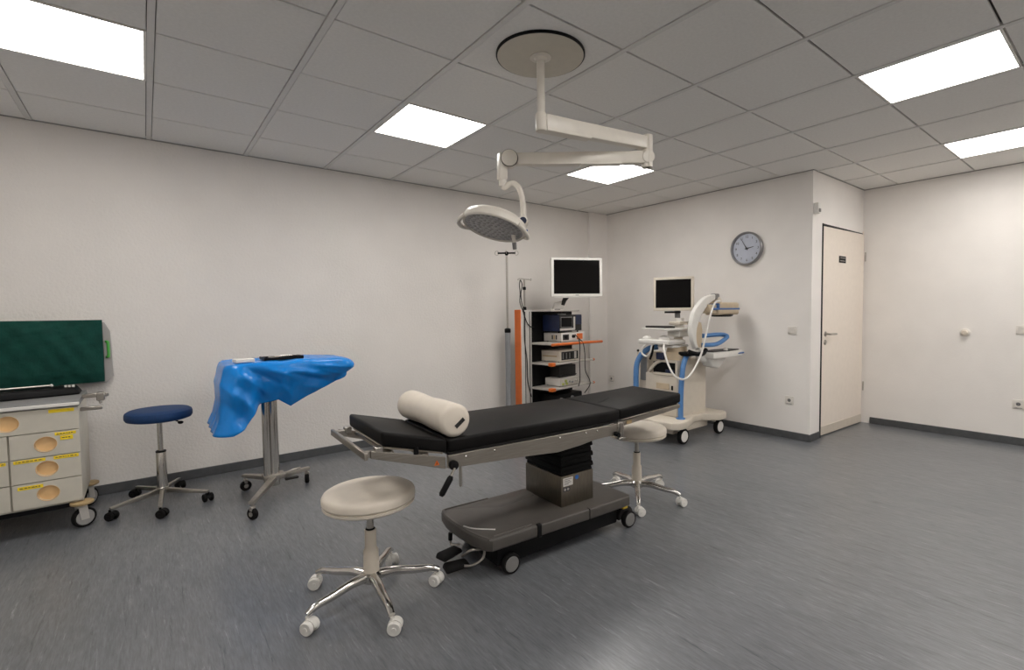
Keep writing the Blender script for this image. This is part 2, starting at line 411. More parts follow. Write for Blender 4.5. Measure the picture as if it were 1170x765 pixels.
def wall_plate(name, label, cat, loc, T, w, rows, kind, group=None):
    t = thing(name, label, cat, loc, 0, group)
    hgt = w*rows
    MB().box(-w/2, w/2, -hgt/2, hgt/2, 0, .010, .003, 2, T).build('frame', 'socket', t)
    for r in range(rows):
        c = (r-(rows-1)/2)*w
        if kind == 'socket':
            MB().lathe([(.024, .010), (.024, .013), (.019, .013), (.017, .011)], 20, T @ TR(0, c, 0)).build('socket_ring', 'socket', t)
            MB().lathe([(.017, .0102), (.017, .0118)], 20, T @ TR(0, c, 0)).build('socket_recess', 'greyw', t)
            for q in (-.006, .006): MB().cyl(T @ Vector((q, c, .0115)), T @ Vector((q, c, .0122)), .003, n=8).build('socket_hole', 'black', t)
            MB().box(-.026, .026, c-.037, c-.032, .010, .0112, T=T).build('label_strip', 'greyw', t, smooth=0)
        else:
            MB().hexa([(-.028, c-.028, .010), (.028, c-.028, .010), (.028, c+.028, .010), (-.028, c+.028, .010),
                       (-.028, c-.028, .013), (.028, c-.028, .013), (.028, c+.028, .018), (-.028, c+.028, .018)], .001, 1, T).build('rocker', 'socket', t)
    return t
wall_plate('light_switch', 'cream light switch on the back wall left of the door', 'switch', (XB, 2.216, 1.085), FACE_X, .082, 1, 'switch')
wall_plate('wall_socket', 'cream power socket low on the wall left of the door', 'socket', (XB, 2.235, .385), FACE_X, .085, 1, 'socket')
wall_plate('wall_socket', 'small cream power socket low in the far corner between the tower and the imaging machine', 'socket', (XB, 4.645, .365), FACE_X, .085, 1, 'socket')
wall_plate('light_switch', 'cream switch on the right wall at the right frame edge', 'switch', (XR, .728, 1.08), FACE_X, .082, 1, 'switch')
wall_plate('wall_socket', 'cream power socket on the right wall at the right frame edge, below the switch', 'socket', (XR, .735, .385), FACE_X, .085, 1, 'socket')
t = thing('wall_button', 'round cream knob on the right wall', 'wall button', (XR, 1.133, 1.045))
MB().lathe([(.040, 0), (.040, .012), (.030, .020)], 28, FACE_X).build('plate', 'socket', t)
MB().lathe([(.026, .020), (.026, .034), (.020, .042), (.002, .044)], 28, FACE_X).build('knob', 'cream', t)
t = thing('motion_sensor', 'small white sensor box high on the wall corner beside the door', 'sensor', (5.024, YD, 2.205))
MB().box(-.030, .030, -.045, 0, 0, .10, .006, 2).build('housing', 'white', t)
MB().box(-.020, .020, -.052, -.045, .012, .045, .003, 1).build('sensor_lens', 'greyw', t)

# ------------------------------------------------------------------ ceiling lamp
t = thing('surgical_lamp', 'cream ceiling-mounted examination lamp on a jointed double arm', 'lamp', (1.635, 2.014, H))
O = Vector((1.635, 2.014, H))
def lo(x, y, z): return Vector((x, y, z))-O
cp = MB().lathe([(.222, -.010), (.222, .012)], 56).build('ceiling_plate', 'lampdisc', t)
MB().lathe([(.2225, -.009), (.229, -.007), (.229, .004), (.2225, .004), (.2225, -.009)], 56, None, False).build('plate_rim', 'black', cp)
MB().cyl((0, 0, -.008), (0, 0, -.374), .0205, n=24).lathe([(.055, -.010), (.055, -.013), (.034, -.016), (.026, -.030)], 24).build('drop_pole', 'lampw', t)
hub = lo(2.331, 1.884, 2.276)
d1 = Vector((hub.x, hub.y, 0)); L1 = d1.length; a1 = math.atan2(d1.y, d1.x)
zc = 2.276-H
MB().lathe([(.028, zc-.045), (.030, zc-.042), (.030, zc+.040), (.026, zc+.046)], 24).build('arm_collar', 'lampw', t)
A1 = TR(0, 0, zc) @ RZ(a1)
MB().hexa([(.02, -.028, -.040), (L1-.02, -.026, -.036), (L1-.02, .026, -.036), (.02, .028, -.040), (.02, -.028, .042), (L1-.02, -.026, .036), (L1-.02, .026, .036), (.02, .028, .042)], .006, 2, A1) \
    .box(.02, L1*.42, -.029, .029, -.045, -.030, .003, 1, A1).build('upper_arm', 'lampw', t)
MB().cyl((hub.x, hub.y, 2.135-H), (hub.x, hub.y, 2.325-H), .030, n=24, bev=.004).box(-.014, .014, -.034, .034, 2.135-H, 2.32-H, .003, 1, TR(hub.x, hub.y, 0) @ RZ(a1)).build('elbow_hub', 'lampw', t)
e2 = lo(1.661, 2.341, 2.172); s2 = Vector((hub.x, hub.y, 2.193-H))
d2 = e2-s2; L2 = d2.length
A2 = TR(*s2) @ d2.to_track_quat('X', 'Z').to_matrix().to_4x4()
ar = MB()
ar.hexa([(.0, -.026, -.036), (L2, -.025, -.034), (L2, .025, -.034), (.0, .026, -.036), (.0, -.026, .036), (L2, -.025, .033), (L2, .025, .033), (.0, .026, .036)], .008, 2, A2)
ar.box(.16, .40, -.027, .027, -.040, -.028, .003, 1, A2); ar.box(.40, L2-.12, -.0265, .0265, -.037, -.028, .003, 1, A2)
ar.build('spring_arm', 'lampw', t)
MB().cyl(A2 @ Vector((.0, -.034, 0)), A2 @ Vector((.0, .034, 0)), .0365, n=28, bev=.004).build('arm_joint', 'lampw', t)
cj = MB().cyl(A2 @ Vector((L2, -.040, 0)), A2 @ Vector((L2, .040, 0)), .046, n=32, bev=.004).build('arm_joint', 'lampw', t)
rm = [A2 @ Vector((L2+.0475*cos(k*pi/16), s_*.030, .0475*sin(k*pi/16))) for s_ in (1,) for k in range(32)]
MB().tube(rm, .0022, 6, closed=True).build('joint_seam', 'dark', cj)
eb = A2 @ Vector((L2+.040, 0, 0)); fx = eb.x; fy = eb.y
MB().hexa([(-.028, -.024, 2.055-H), (.022, -.024, 2.055-H), (.022, .024, 2.055-H), (-.028, .024, 2.055-H),
           (-.024, -.024, 2.205-H), (.03, -.024, 2.205-H), (.03, .024, 2.205-H), (-.024, .024, 2.205-H)], .006, 2, TR(fx, fy, 0) @ RZ(a1)).build('fork', 'lampw', t)
u2 = Vector((.776, -.631, 0))
g0 = Vector((fx, fy, 0))
gp = [g0+u2*a+Vector((0, 0, z-H)) for a, z in ((0.0, 2.056), (.000, 2.02), (.012, 2.012), (.035, 2.030), (.062, 2.034), (.090, 2.013), (.108, 1.968), (.116, 1.91), (.117, 1.85), (.116, 1.815))]
MB().tube(spline(gp[:2], 4), .021, 14).build('swivel', 'lampw', t)
MB().tube(spline(gp[1:], 6), .0165, 14).build('gooseneck', 'lampw', t)
# lamp head
hc = lo(1.578, 2.385, 1.785)
nrm = Vector((-.328, -.040, -.944)).normalized()
X = (u2-nrm*u2.dot(nrm)).normalized(); Yv = nrm.cross(X)
HD = Matrix(((X.x, Yv.x, nrm.x, hc.x), (X.y, Yv.y, nrm.y, hc.y), (X.z, Yv.z, nrm.z, hc.z), (0, 0, 0, 1)))   # local z points out of the light side
hd = MB().lathe([(.002, -.066), (.10, -.064), (.155, -.056), (.178, -.040), (.186, -.016), (.186, .004), (.180, .011), (.172, .010), (.168, .002)], 56, HD).build('lamp_head', 'lampw', t)
MB().lathe([(.002, .004), (.169, .004), (.169, -.004)], 56, HD).build('lamp_glass', 'lens', hd)
rng = random.Random(3)
ledm = MB()
for rr, n in ((.03, 6), (.06, 12), (.09, 18), (.12, 24), (.15, 30)):
    for k in range(n): ledm.lathe([(.0095, .004), (.007, .0075)], 8, HD @ TR(rr*cos(2*pi*k/n), rr*sin(2*pi*k/n), 0))
le = ledm.build('led_lenses', mat('led_lens', (0.36, 0.345, 0.335), rough=0.25, var=0.2), hd); le['kind'] = 'stuff'
MB().tube(spline([HD @ Vector(p) for p in ((-.05, -.15, -.052), (.02, -.13, -.060), (.09, -.10, -.056), (.15, -.05, -.040), (.19, 0, -.02))], 6), .006, 8).build('blue_stripe', 'bluestripe', hd)
MB().tube(spline([HD @ Vector(p) for p in ((-.160, -.09, .0), (-.192, -.05, .016), (-.204, 0, .022), (-.192, .05, .016), (-.160, .09, .0))], 6), .0125, 10).build('grip_handle', 'lampw', hd)
MB().tube(spline([HD @ Vector(p) for p in ((.150, .11, .0), (.180, .08, .012), (.200, .03, .020), (.200, -.02, .016), (.18, -.06, .0))], 6), .0125, 10).build('grip_handle', 'lampw', hd)
pv = g0+u2*.116+Vector((0, 0, 1.815-H))
MB().cyl(pv+Vector((.024, .030, 0)), pv-Vector((.024, .030, 0)), .028, n=24, bev=.004).cyl(pv, HD @ Vector((.15, 0, -.03)), .022, .03, n=16).build('head_joint', 'lampw', t)
MB().cyl(pv-Vector((.024, .030, 0)), pv-Vector((.029, .036, 0)), .020, n=20).build('joint_badge', 'navy', t)
MB().cyl(HD @ Vector((.112, -.045, .004)), HD @ Vector((.112, -.045, .004))+Vector((.006, 0, -.045)), .013, .011, n=16).build('handle_stem', 'lampw', hd)
hh = HD @ Vector((.112, -.045, .004))
MB().cyl(hh+Vector((.006, 0, -.045)), hh+Vector((.010, 0, -.085)), .013, .012, n=16, bev=.003).build('handle_grip', 'greyw', hd)

# ------------------------------------------------------------------ stools
def caster_twin(parent, x, y, top, yaw, wheel, body, r=.028):
    """twin-wheel castor; wheels rest on z = 0"""
    T = TR(x, y, 0) @ RZ(yaw)
    c = MB().cyl((x, y, r+.012), (x, y, top), .007, n=10)
    c.prism([(r*1.06*cos(a), r*1.06*sin(a)) for a in [k*pi/8 for k in range(0, 9)]], -.009, .009, T=T @ TR(.012, 0, r) @ Matrix.Rotation(pi/2, 4, 'X'))
    o = c.build('caster', body, parent)
    for s_ in (-1, 1):
        w = MB().lathe([(r*.45, .011), (r*.9, .012), (r, .008), (r, -.004), (r*.9, -.008)], 20, T @ TR(.012, s_*.017, r) @ Matrix.Rotation(-s_*pi/2, 4, 'X'))
        w.lathe([(r*.42, .009), (r*.3, .014)], 14, T @ TR(.012, s_*.017, r) @ Matrix.Rotation(-s_*pi/2, 4, 'X'))
        w.build('wheel', wheel, o)
def stool_base(t, angs, R, hubz, legm, wheelm, bodym, flat):
    for k, a in enumerate(angs):
        c, s_ = cos(a), sin(a)
        if flat:
            MB().hexa([(.02, -.013, hubz-.028), (R, -.011, .062), (R, .011, .062), (.02, .013, hubz-.028),
                       (.02, -.013, hubz+.006), (R, -.011, .080), (R, .011, .080), (.02, .013, hubz+.006)], .003, 2, RZ(a)).build('leg', legm, t)
        else:
            P = spline([(.018*c, .018*s_, hubz), (.10*c, .10*s_, hubz+.004), (.19*c, .19*s_, hubz-.008), (.26*c, .26*s_, .092), (R*c, R*s_, .074)], 5)
            n = len(P); MB().tube(P, [.023-.009*i/(n-1) for i in range(n)], 12).build('leg', legm, t)
        caster_twin(t, R*c, R*s_, .066, a+pi/2+[.4, -.5, .9, 2.2, -1.1][k], wheelm, bodym)
def lever(t, z, a, m='black'):
    c, s_ = cos(a), sin(a)
    MB().tube([(.03*c, .03*s_, z), (.10*c, .10*s_, z-.006), (.135*c, .135*s_, z-.022)], .005, 8).build('lever', 'black', t)
    MB().ball((.138*c, .138*s_, z-.024), .014, 10, (1.2, .8, .8)).build('lever_knob', 'black', t)

def white_stool(label, loc, angs):
    t = thing('rolling_stool', label, 'stool', loc, 0, 'cream rolling stools')
    MB().lathe([(.002, .509), (.14, .508), (.183, .504), (.195, .497), (.2005, .486), (.2005, .467), (.195, .460)], 48).build('seat', 'seatw', t)
    MB().lathe([(.190, .460), (.198, .456), (.198, .446), (.188, .438), (.12, .434), (.002, .434)], 48).build('seat_shell', 'cream', t)
    MB().lathe([(.07, .434), (.07, .424), (.025, .416)], 24).build('seat_plate', 'dark', t)
    MB().cyl((0, 0, .20), (0, 0, .42), .0145, n=18).build('gas_spring', 'steel', t)
    MB().lathe([(.024, .320), (.0255, .318), (.0255, .235), (.033, .225), (.035, .10), (.028, .08)], 24).build('column', 'cream', t)
    MB().lathe([(.0185, .318), (.022, .322), (.0185, .326)], 20).build('column_ring', 'black', t)
    MB().lathe([(.030, .075), (.044, .085), (.046, .118), (.034, .128)], 24).build('hub', 'chrome', t)
    stool_base(t, [rad(a) for a in angs], .300, .106, 'chrome', 'white', 'white', False)
    lever(t, .424, rad(-10))
    return t
white_stool('round cream-seated rolling stool with chrome star base standing in front of the operating table', (.757, 2.195, 0), (-166, -95, -20, 52, 124))
white_stool('round cream-seated rolling stool half under the far foot end of the operating table', (2.600, 2.195, 0), (-138, -70, 4, 74, 146))

t = thing('rolling_stool', 'navy blue round rolling stool with black castors by the left wall', 'stool', (.050, 4.270, 0))
MB().lathe([(.002, .660), (.12, .659), (.168, .655), (.184, .644), (.188, .630), (.188, .606), (.180, .592), (.162, .586), (.002, .586)], 48).build('seat', 'seatb', t)
MB().lathe([(.06, .586), (.058, .578), (.024, .570)], 24).build('seat_plate', 'steel', t)
MB().cyl((0, 0, .30), (0, 0, .575), .0155, n=18).build('gas_spring', 'chrome', t)
MB().lathe([(.028, .36), (.029, .356), (.031, .12), (.030, .075)], 24).build('column', 'chrome', t)
MB().lathe([(.020, .356), (.030, .358), (.030, .368), (.020, .370)], 20).build('column_ring', 'black', t)
MB().lathe([(.030, .070), (.036, .078), (.036, .112), (.030, .118)], 24).build('hub', 'steel', t)
stool_base(t, [rad(a) for a in (-153, -94, -36, 70, 118)], .305, .104, 'steel', 'rubber', 'black', True)
lever(t, .584, rad(-35))

# ------------------------------------------------------------------ instrument table with blue cover
t = thing('instrument_stand', 'steel instrument stand on three castors under the blue plastic cover', 'stand', (.690, 3.985, 0))
I0 = Vector((.690, 3.985, 0))
MB().cyl((-.046, -.012, .085), (-.046, -.012, .955), .025, n=24).build('post', 'chrome', t)
MB().cyl((.002, .004, .055), (.002, .004, .955), .033, n=24).build('post', 'chrome', t)
MB().box(-.075, .065, -.05, .05, .105, .140, .006, 2).build('foot_block', 'steel', t)
for (wx, wy) in ((.483, 3.541), (.531, 4.166), (.923, 4.048)):
    d = Vector((wx, wy, 0))-I0; L = d.length; a = math.atan2(d.y, d.x)
    MB().hexa([(.03, -.024, .090), (L+.02, -.016, .100), (L+.02, .016, .100), (.03, .024, .090), (.03, -.024, .128), (L+.02, -.016, .122), (L+.02, .016, .122), (.03, .024, .128)], .004, 2, RZ(a)).build('leg', 'steel', t)
    c = MB().cyl((d.x, d.y, .04), (d.x, d.y, .102), .010, n=12).box(-.012, .012, -.016, .016, .055, .085, .003, 1, TR(d.x, d.y, 0) @ RZ(a+1)).build('caster', 'steel', t)
    T = TR(d.x, d.y, .037) @ RZ(a+1) @ Matrix.Rotation(pi/2, 4, 'X')
    MB().lathe([(.014, -.014), (.032, -.014), (.037, -.009), (.037, .009), (.032, .014), (.014, .014)], 24, T).build('tire', 'rubber', c)
    MB().lathe([(.015, -.017), (.015, .017)], 16, T).build('hub_cap', 'steel', c)
MB().tube(spline([(.05, -.02, .13), (.12, -.03, .15), (.17, .0, .145), (.16, .05, .13)], 5), .007, 8).build('pedal_bar', 'steel', t)
MB().box(.06, .15, -.055, -.02, .085, .10, .004, 1).build('foot_pedal', 'dark', t)
MB().box(-.27, .43, -.240, .165, .945, .965, .004, 1).build('tabletop', 'steel', t)

def drape():
    """rounded-rectangle cover with folded, uneven skirt; world coordinates relative to I0"""
    x0, x1, y0, y1, r = -.300, .470, -.275, .195, .085
    path = []
    def arc(cx, cy, a0): return [(cx+r*cos(a0+k*pi/20), cy+r*sin(a0+k*pi/20)) for k in range(11)]
    def line(p, q, n): return [(p[0]+(q[0]-p[0])*k/n, p[1]+(q[1]-p[1])*k/n) for k in range(1, n)]
    cs = [arc(x0+r, y0+r, pi), arc(x1-r, y0+r, 1.5*pi), arc(x1-r, y1-r, 0), arc(x0+r, y1-r, .5*pi)]
    for k in range(4): path += cs[k]+line(cs[k][-1], cs[(k+1) % 4][0], 64 if k % 2 == 0 else 26)
    n = len(path); top = .976
    # how far the skirt hangs: long sleeve on the left, pulled up to the right
    tab = [(-.300, .455), (-.255, .450), (-.215, .415), (-.165, .34), (-.118, .275), (-.05, .268), (.01, .258), (.085, .312), (.16, .27), (.28, .215), (.40, .165), (.47, .135)]
    def hang(x, y):
        if x <= tab[0][0]: h = tab[0][1]
        elif x >= tab[-1][0]: h = tab[-1][1]
        else:
            for (a, ha), (b, hb_) in zip(tab, tab[1:]):
                if a <= x <= b: h = ha+(hb_-ha)*(x-a)/(b-a); break
        back = (y-y0)/(y1-y0)
        return h*(1-(.10 if x < 0 else .15)*back)
    # creases of the crumpled sheet: (x, z) to (x, z), width, height; negative = valley
    ridges = [(-.27, .95, -.06, .76, .030, .022), (-.22, .965, .06, .80, .022, -.016), (-.10, .955, .14, .84, .028, .018),
              (.05, .915, .33, .855, .024, .022), (.10, .885, .36, .80, .030, -.020), (.20, .95, .46, .90, .022, .014),
              (-.29, .84, -.14, .64, .026, .020), (-.285, .72, -.19, .57, .026, -.016), (.00, .86, .10, .70, .030, .016),
              (-.16, .88, -.08, .72, .022, -.014), (.28, .90, .47, .84, .018, .012), (-.24, .90, -.26, .56, .020, .012), (.12, .80, .30, .76, .022, .012)]
    def crease(x, z):
        v = 0
        for (xa, za, xb, zb, w_, h_) in ridges:
            dx, dz = xb-xa, zb-za; L_ = math.hypot(dx, dz)
            t_ = ((x-xa)*dx+(z-za)*dz)/L_**2; tt = max(0, min(1, t_))
            d = math.hypot(x-xa-tt*dx, z-za-tt*dz)
            v += 1.5*h_*math.exp(-abs(d/w_)**1.3)*(.45+.55*sin(pi*min(1, max(0, tt))))
        return v
    vs = []; fs = []; rings = 26
    cx, cy = (x0+x1)/2, (y0+y1)/2
    for q in (0.0, .3, .6, .85, .96):
        for i, (x, y) in enumerate(path):
            z = top+.003*sin(23*x+9*y)+.002*sin(31*y-14*x)-(.005 if q > .9 else 0)
            vs.append((cx+(x-cx)*q, cy+(y-cy)*q, z))
    for k in range(rings+1):
        t_ = k/rings
        for i, (x, y) in enumerate(path):
            nx, ny = x-max(x0+r, min(x1-r, x)), y-max(y0+r, min(y1-r, y))
            l = math.hypot(nx, ny) or 1; nx /= l; ny /= l
            h = hang(x, y); z = top-.012-h*t_
            wt = max(0, min(1, (x+.16)/.06))                 # 0 on the sleeve, 1 along the table
            off = .010*(1-math.exp(-t_*14))-.10*wt*t_**1.6*(1-.8*max(0, nx))
            off += .045*max(0, nx)*sin(pi*min(1, t_*1.3+.05))
            off += crease(x, z)*min(1, t_*5)*(1 if ny < .5 else .5)
            off += (1-wt)*(.045*max(0, -nx)*t_+.022*max(0, (t_-.80)/.20))
            s_ = i/n*2*pi
            off += .004*sin(23*s_+7*t_)*t_
            vs.append((x+nx*off, y+ny*off, z))
    total = 5+rings+1
    for k in range(total-1):
        for i in range(n):
            a, b = k*n+i, k*n+(i+1) % n
            fs.append((a, b, b+n, a+n))
    return MB().add(vs, fs)
dr = drape().build('plastic_drape', 'drape', None, loc=I0, smooth=80)
tag(dr, 'crumpled bright blue plastic cover hanging over the instrument stand', 'drape')
md = dr.modifiers.new('thickness', 'SOLIDIFY'); md.thickness = .002; md.offset = 1
t = thing('paper_pad', 'small white pad lying on the left of the blue cover', 'pad', (.500, 3.80, .9815), .1)
MB().box(-.055, .055, -.05, .05, 0, .022, .003, 1).build('pad', 'white', t)
t = thing('instrument_tray', 'black tray of metal instruments lying on the blue cover', 'tray', (.745, 3.88, .9815), .05)
MB().box(-.125, .125, -.075, .075, 0, .006, .002, 1).box(-.125, -.117, -.075, .075, .004, .020).box(.117, .125, -.075, .075, .004, .020).box(-.125, .125, -.075, -.067, .004, .018).box(-.125, .125, .067, .075, .004, .018).build('tray', 'black', t)
for k, (x, y, a) in enumerate(((-.06, -.02, .3), (-.02, .02, -.2), (.03, -.01, .5), (.06, .02, -.4), (.0, -.04, .1))):
    T = TR(x, y, .012+.003*k) @ RZ(a)
    s_ = MB().tube([T @ Vector((-.05, 0, 0)), T @ Vector((.02, 0, .002)), T @ Vector((.055, 0, 0))], .0035, 6)
    s_.tube([T @ Vector((-.05+.011*cos(q*pi/6), .011*sin(q*pi/6), 0)) for q in range(12)], .002, 5, closed=True).build('instrument', 'chrome', t)

# ------------------------------------------------------------------ operating table
t = thing('operating_table', 'black padded operating table with steel frame on a grey wheeled base', 'operating table', (1.80, 2.12, 0), rad(-2.2))
def ztop(u): return .823+(u+1.075)*(.747-.823)/.285 if u < -.79 else (.747+(u+.79)*(-.009)/1.065 if u < .275 else .738+(u-.275)*.030/.575)
def pad(u0, u1, v00, v01, v10, v11, name):
    """cushion section: near/far v at u0 then at u1"""
    th = .062
    def z(u): return ztop(u)
    e = 1e-6
    z0, z1 = z(u0+e), z(u1-e)
    mb = MB().hexa([(u0, v00, z0-th), (u1, v10, z1-th), (u1, v11, z1-th), (u0, v01, z0-th), (u0, v00, z0), (u1, v10, z1), (u1, v11, z1), (u0, v01, z0)], .014, 3)
    return mb.build(name, 'pad', t, smooth=60)
pad(-1.075, -.792, -.243, .222, -.250, .262, 'head_cushion')
pad(-.788, .273, -.252, .268, -.248, .256, 'back_cushion')
pad(.277, .852, -.246, .250, -.222, .196, 'leg_cushion')
# gap between the two halves of the leg cushion
MB().hexa([(.32, -.03, .737), (.46, .025, .744), (.46, .035, .744), (.32, -.01, .737), (.32, -.03, .7415), (.46, .025, .7488), (.46, .035, .7488), (.32, -.01, .7415)]).build('cushion_seam', 'bellows', t, smooth=0)
# boards under the cushions
def board(u0, u1, v0, v1, dz, th, name, m, e=1e-6):
    a, b = ztop(u0+e)-.062-dz, ztop(u1-e)-.062-dz
    return MB().hexa([(u0, v0, a-th), (u1, v0, b-th), (u1, v1, b-th), (u0, v1, a-th), (u0, v0, a), (u1, v0, b), (u1, v1, b), (u0, v1, a)], .002, 1).build(name, m, t)
board(-1.06, -.80, -.22, .21, .001, .010, 'head_board', 'cream')
board(-.785, .27, -.235, .24, .001, .012, 'back_board', 'dark')
board(.28, .84, -.20, .175, .001, .012, 'leg_board', 'dark')
FV = Matrix(((1, 0, 0, 0), (0, 0, 1, 0), (0, 1, 0, 0), (0, 0, 0, 1)))       # polygon (u, z), extruded along v
def plate(poly, v0, v1, name, m='steel2', par=None, bev=.0015):
    return MB().prism(poly, v0, v1, bev, 1, FV).build(name, m, par or t)
back_poly = [(-.785, .671), (.262, .657), (.262, .612), (.215, .598), (.085, .596), (-.02, .583), (-.17, .574), (-.40, .592), (-.785, .614)]
sp = plate(back_poly, -.240, -.222, 'side_rail')
plate(back_poly, .222, .240, 'side_rail')
head_poly = [(-1.12, .752), (-.800, .668), (-.800, .617), (-1.12, .722)]
hp = plate(head_poly, -.246, -.232, 'head_rail'); plate(head_poly, .222, .236, 'head_rail')
plate([(.30, .662), (.845, .694), (.845, .672), (.30, .630)], -.218, -.203, 'leg_rail'); plate([(.30, .662), (.845, .694), (.845, .672), (.30, .630)], .17, .185, 'leg_rail')
MB().box(-1.150, -1.135, -.262, .255, .722, .752, .003, 1).build('end_rail', 'steel2', t)
for v in (-.225, .21): MB().box(-1.136, -1.09, v-.012, v+.012, .724, .750, .002, 1).box(-1.10, -1.07, v-.02, v+.02, .735, .762, .003, 1).build('rail_bracket', 'steel', t)
MB().box(-1.05, -1.02, -.23, .22, .715, .732, .003, 1).box(-.90, -.87, -.23, .22, .678, .698, .003, 1).build('cross_bar', 'steel2', t)
for v in (-.238, .232): MB().cyl((-.93, v, .705), (-.93, v, .735), .011, n=12).build('board_stud', 'black', t)
for u, z in ((-.70, .665), (-.55, .664), (-.16, .661), (.02, .656), (.10, .655)): MB().lathe([(.005, 0), (.005, .004), (.003, .006)], 10, TR(u, -.240, z-.012) @ Matrix.Rotation(pi/2, 4, 'X')).build('rail_bolt', 'chrome', sp)
MB().box(-.15, .23, -.16, .20, .598, .668, .004, 1).build('carrier', 'dark', t)
# hinge at the knee joint with clamp
MB().box(.262, .302, -.246, -.205, .585, .668, .004, 1).box(.262, .302, .18, .235, .60, .668, .004, 1).build('knee_hinge', 'steel', t)
cl = MB().cyl((.282, -.258, .575), (.282, -.258, .66), .006, n=10).box(.245, .30, -.268, -.246, .575, .583, .002, 1).build('rail_clamp', 'steel', t)
MB().cyl((.245, -.235, .606), (.245, -.268, .600), .014, .012, n=14).build('clamp_knob', 'black', cl)
MB().box(.355, .395, -.222, -.218, .640, .660).build('brass_plate', 'tan', t)
# hand lever below the head joint
lv = MB().cyl((-.765, -.240, .628), (-.765, -.262, .628), .021, n=22, bev=.004).build('lever_knob', 'black', t)
MB().cyl((-.768, -.268, .620), (-.790, -.272, .588), .006, n=10).build('lever_stem', 'chrome', lv)
MB().tube([(-.788, -.272, .590), (-.794, -.273, .580), (-.835, -.276, .522), (-.840, -.277, .514)], [.009, .0135, .0135, .008], 12).build('lever_grip', 'black', lv)
MB().box(-.722, -.708, -.222, -.212, .512, .615, .003, 1).build('drop_pin', 'steel', t)
wa = MB().prism([(-.015, 0), (.015, 0), (0, .026)], 0, .0012, T=TR(-.842, -.2465, .641) @ FACE_Y @ Matrix.Diagonal((.85, .85, 1, 1))).build('warning_sticker', 'orange', t, smooth=0)
MB().prism([(-.003, .005), (.003, .005), (.001, .017), (-.001, .017)], .0012, .0018, T=TR(-.842, -.2465, .641) @ FACE_Y @ Matrix.Diagonal((.85, .85, 1, 1))).build('warning_mark', 'black', wa, smooth=0)
# lifting column
CU0, CU1, CV0, CV1 = -.050, .188, -.112, .232
MB().box(CU0, CU1, CV0, CV1, .212, .384, .004, 2).build('column_cover', 'colsteel', t)
bl = MB()
zz = .384
for k, (gx, hh_) in enumerate(((.006, .022), (.000, .030), (.006, .030), (.000, .030), (.008, .030), (.002, .028), (.014, .03))):
    g = gx-.004
    bl.hexa([(CU0+g, CV0+g, zz), (CU1-g, CV0+g, zz), (CU1-g, CV1-g, zz), (CU0+g, CV1-g, zz)] + [(CU0+g+.004, CV0+g+.004, zz+hh_), (CU1-g-.004, CV0+g+.004, zz+hh_), (CU1-g-.004, CV1-g-.004, zz+hh_), (CU0+g+.004, CV1-g-.004, zz+hh_)], .008, 2)
    zz += hh_-.001
bl.build('bellows', 'bellows', t)
st = MB().box(-.036, .034, CV0-.001, CV0, .326, .372).build('type_label', 'white', t, smooth=0)
for k, zq in enumerate((.362, .353, .344, .335)): MB().box(-.030, (.026, .012, .020, .004)[k], CV0-.0016, CV0-.001, zq, zq+.0035).build('print_line', 'greyw', st, smooth=0)
sy = MB().box(-.036, .012, CV0-.001, CV0, .296, .320).build('symbol_label', 'ink', t, smooth=0)
for uu in (-.024, -.002): MB().lathe([(.0075, 0), (.0075, .001)], 14, TR(uu, CV0-.001, .308) @ Matrix.Rotation(pi/2, 4, 'X')).build('symbol', 'label', sy)
MB().lathe([(.013, 0), (.013, .001)], 24, TR(.064, CV0, .362) @ Matrix.Rotation(pi/2, 4, 'X')).build('blue_dot', 'bluesticker', t)
# base shell
bp = [(-.575, -.180), (-.548, -.208), (-.30, -.213), (.10, -.222), (.375, -.222), (.392, -.205), (.392, .235), (.375, .252), (-.30, .272), (-.555, .286), (-.592, .262), (-.612, .16), (-.612, .03), (-.600, -.09)]
MB().prism(bp, .152, .212, .010, 3).build('base_shell', 'basegrey', t)
# raised rim round the tray-like top, and the panel line strips
rim = spline([(-.30, .262, .212), (-.54, .272, .212), (-.585, .25, .212), (-.598, .16, .212), (-.598, .03, .212), (-.586, -.09, .212), (-.560, -.180, .212), (-.535, -.196, .212), (-.30, -.200, .212)], 5)
MB().tube(rim, .007, 8, flat=.7).build('rim_strip', 'basegrey', t)
MB().tube([(-.52, -.176, .212), (-.30, -.180, .212)], .004, 6).build('ridge', 'basegrey', t)
MB().hexa([(-.31, .10, .2115), (CU0-.01, .13, .2115), (CU0-.01, .24, .2115), (-.56, .255, .2115), (-.31, .13, .214), (CU0-.01, .15, .225), (CU0-.01, .235, .225), (-.53, .250, .214)], .002, 1).build('top_ridge', 'basegrey', t)
MB().box(-.288, -.262, -.219, -.195, .150, .2165, .003, 1).build('gap_band', 'black', t)
MB().box(.06, .064, -.2235, -.20, .153, .2135).build('panel_seam', 'black', t, smooth=0)
MB().tube(spline([(-.585, .018, .2125), (-.565, -.030, .2125), (-.535, -.065, .2125), (-.478, -.117, .2125)], 6), .006, 8, flat=.35).build('pale_strip', 'white', t)
MB().box(-.50, .33, -.165, .21, .045, .153, .01, 2).box(-.42, .38, -.15, .19, .10, .153, .006, 1).build('chassis', 'black', t)
def big_wheel(par, T, r, w, hubm, hubr=.80):
    MB().lathe([(r*.5, -w/2), (r*.93, -w/2), (r, -w*.3), (r, w*.3), (r*.93, w/2), (r*.5, w/2)], 32, T).build('tire', 'rubber', par)
    MB().lathe([(.001, -w/2-.003), (r*hubr*.9, -w/2-.003), (r*hubr, -w/2+.002), (r*hubr, w/2-.002), (r*hubr*.9, w/2+.003), (.001, w/2+.003)], 32, T).build('hub_cap', hubm, par)
RXH = Matrix.Rotation(pi/2, 4, 'X')
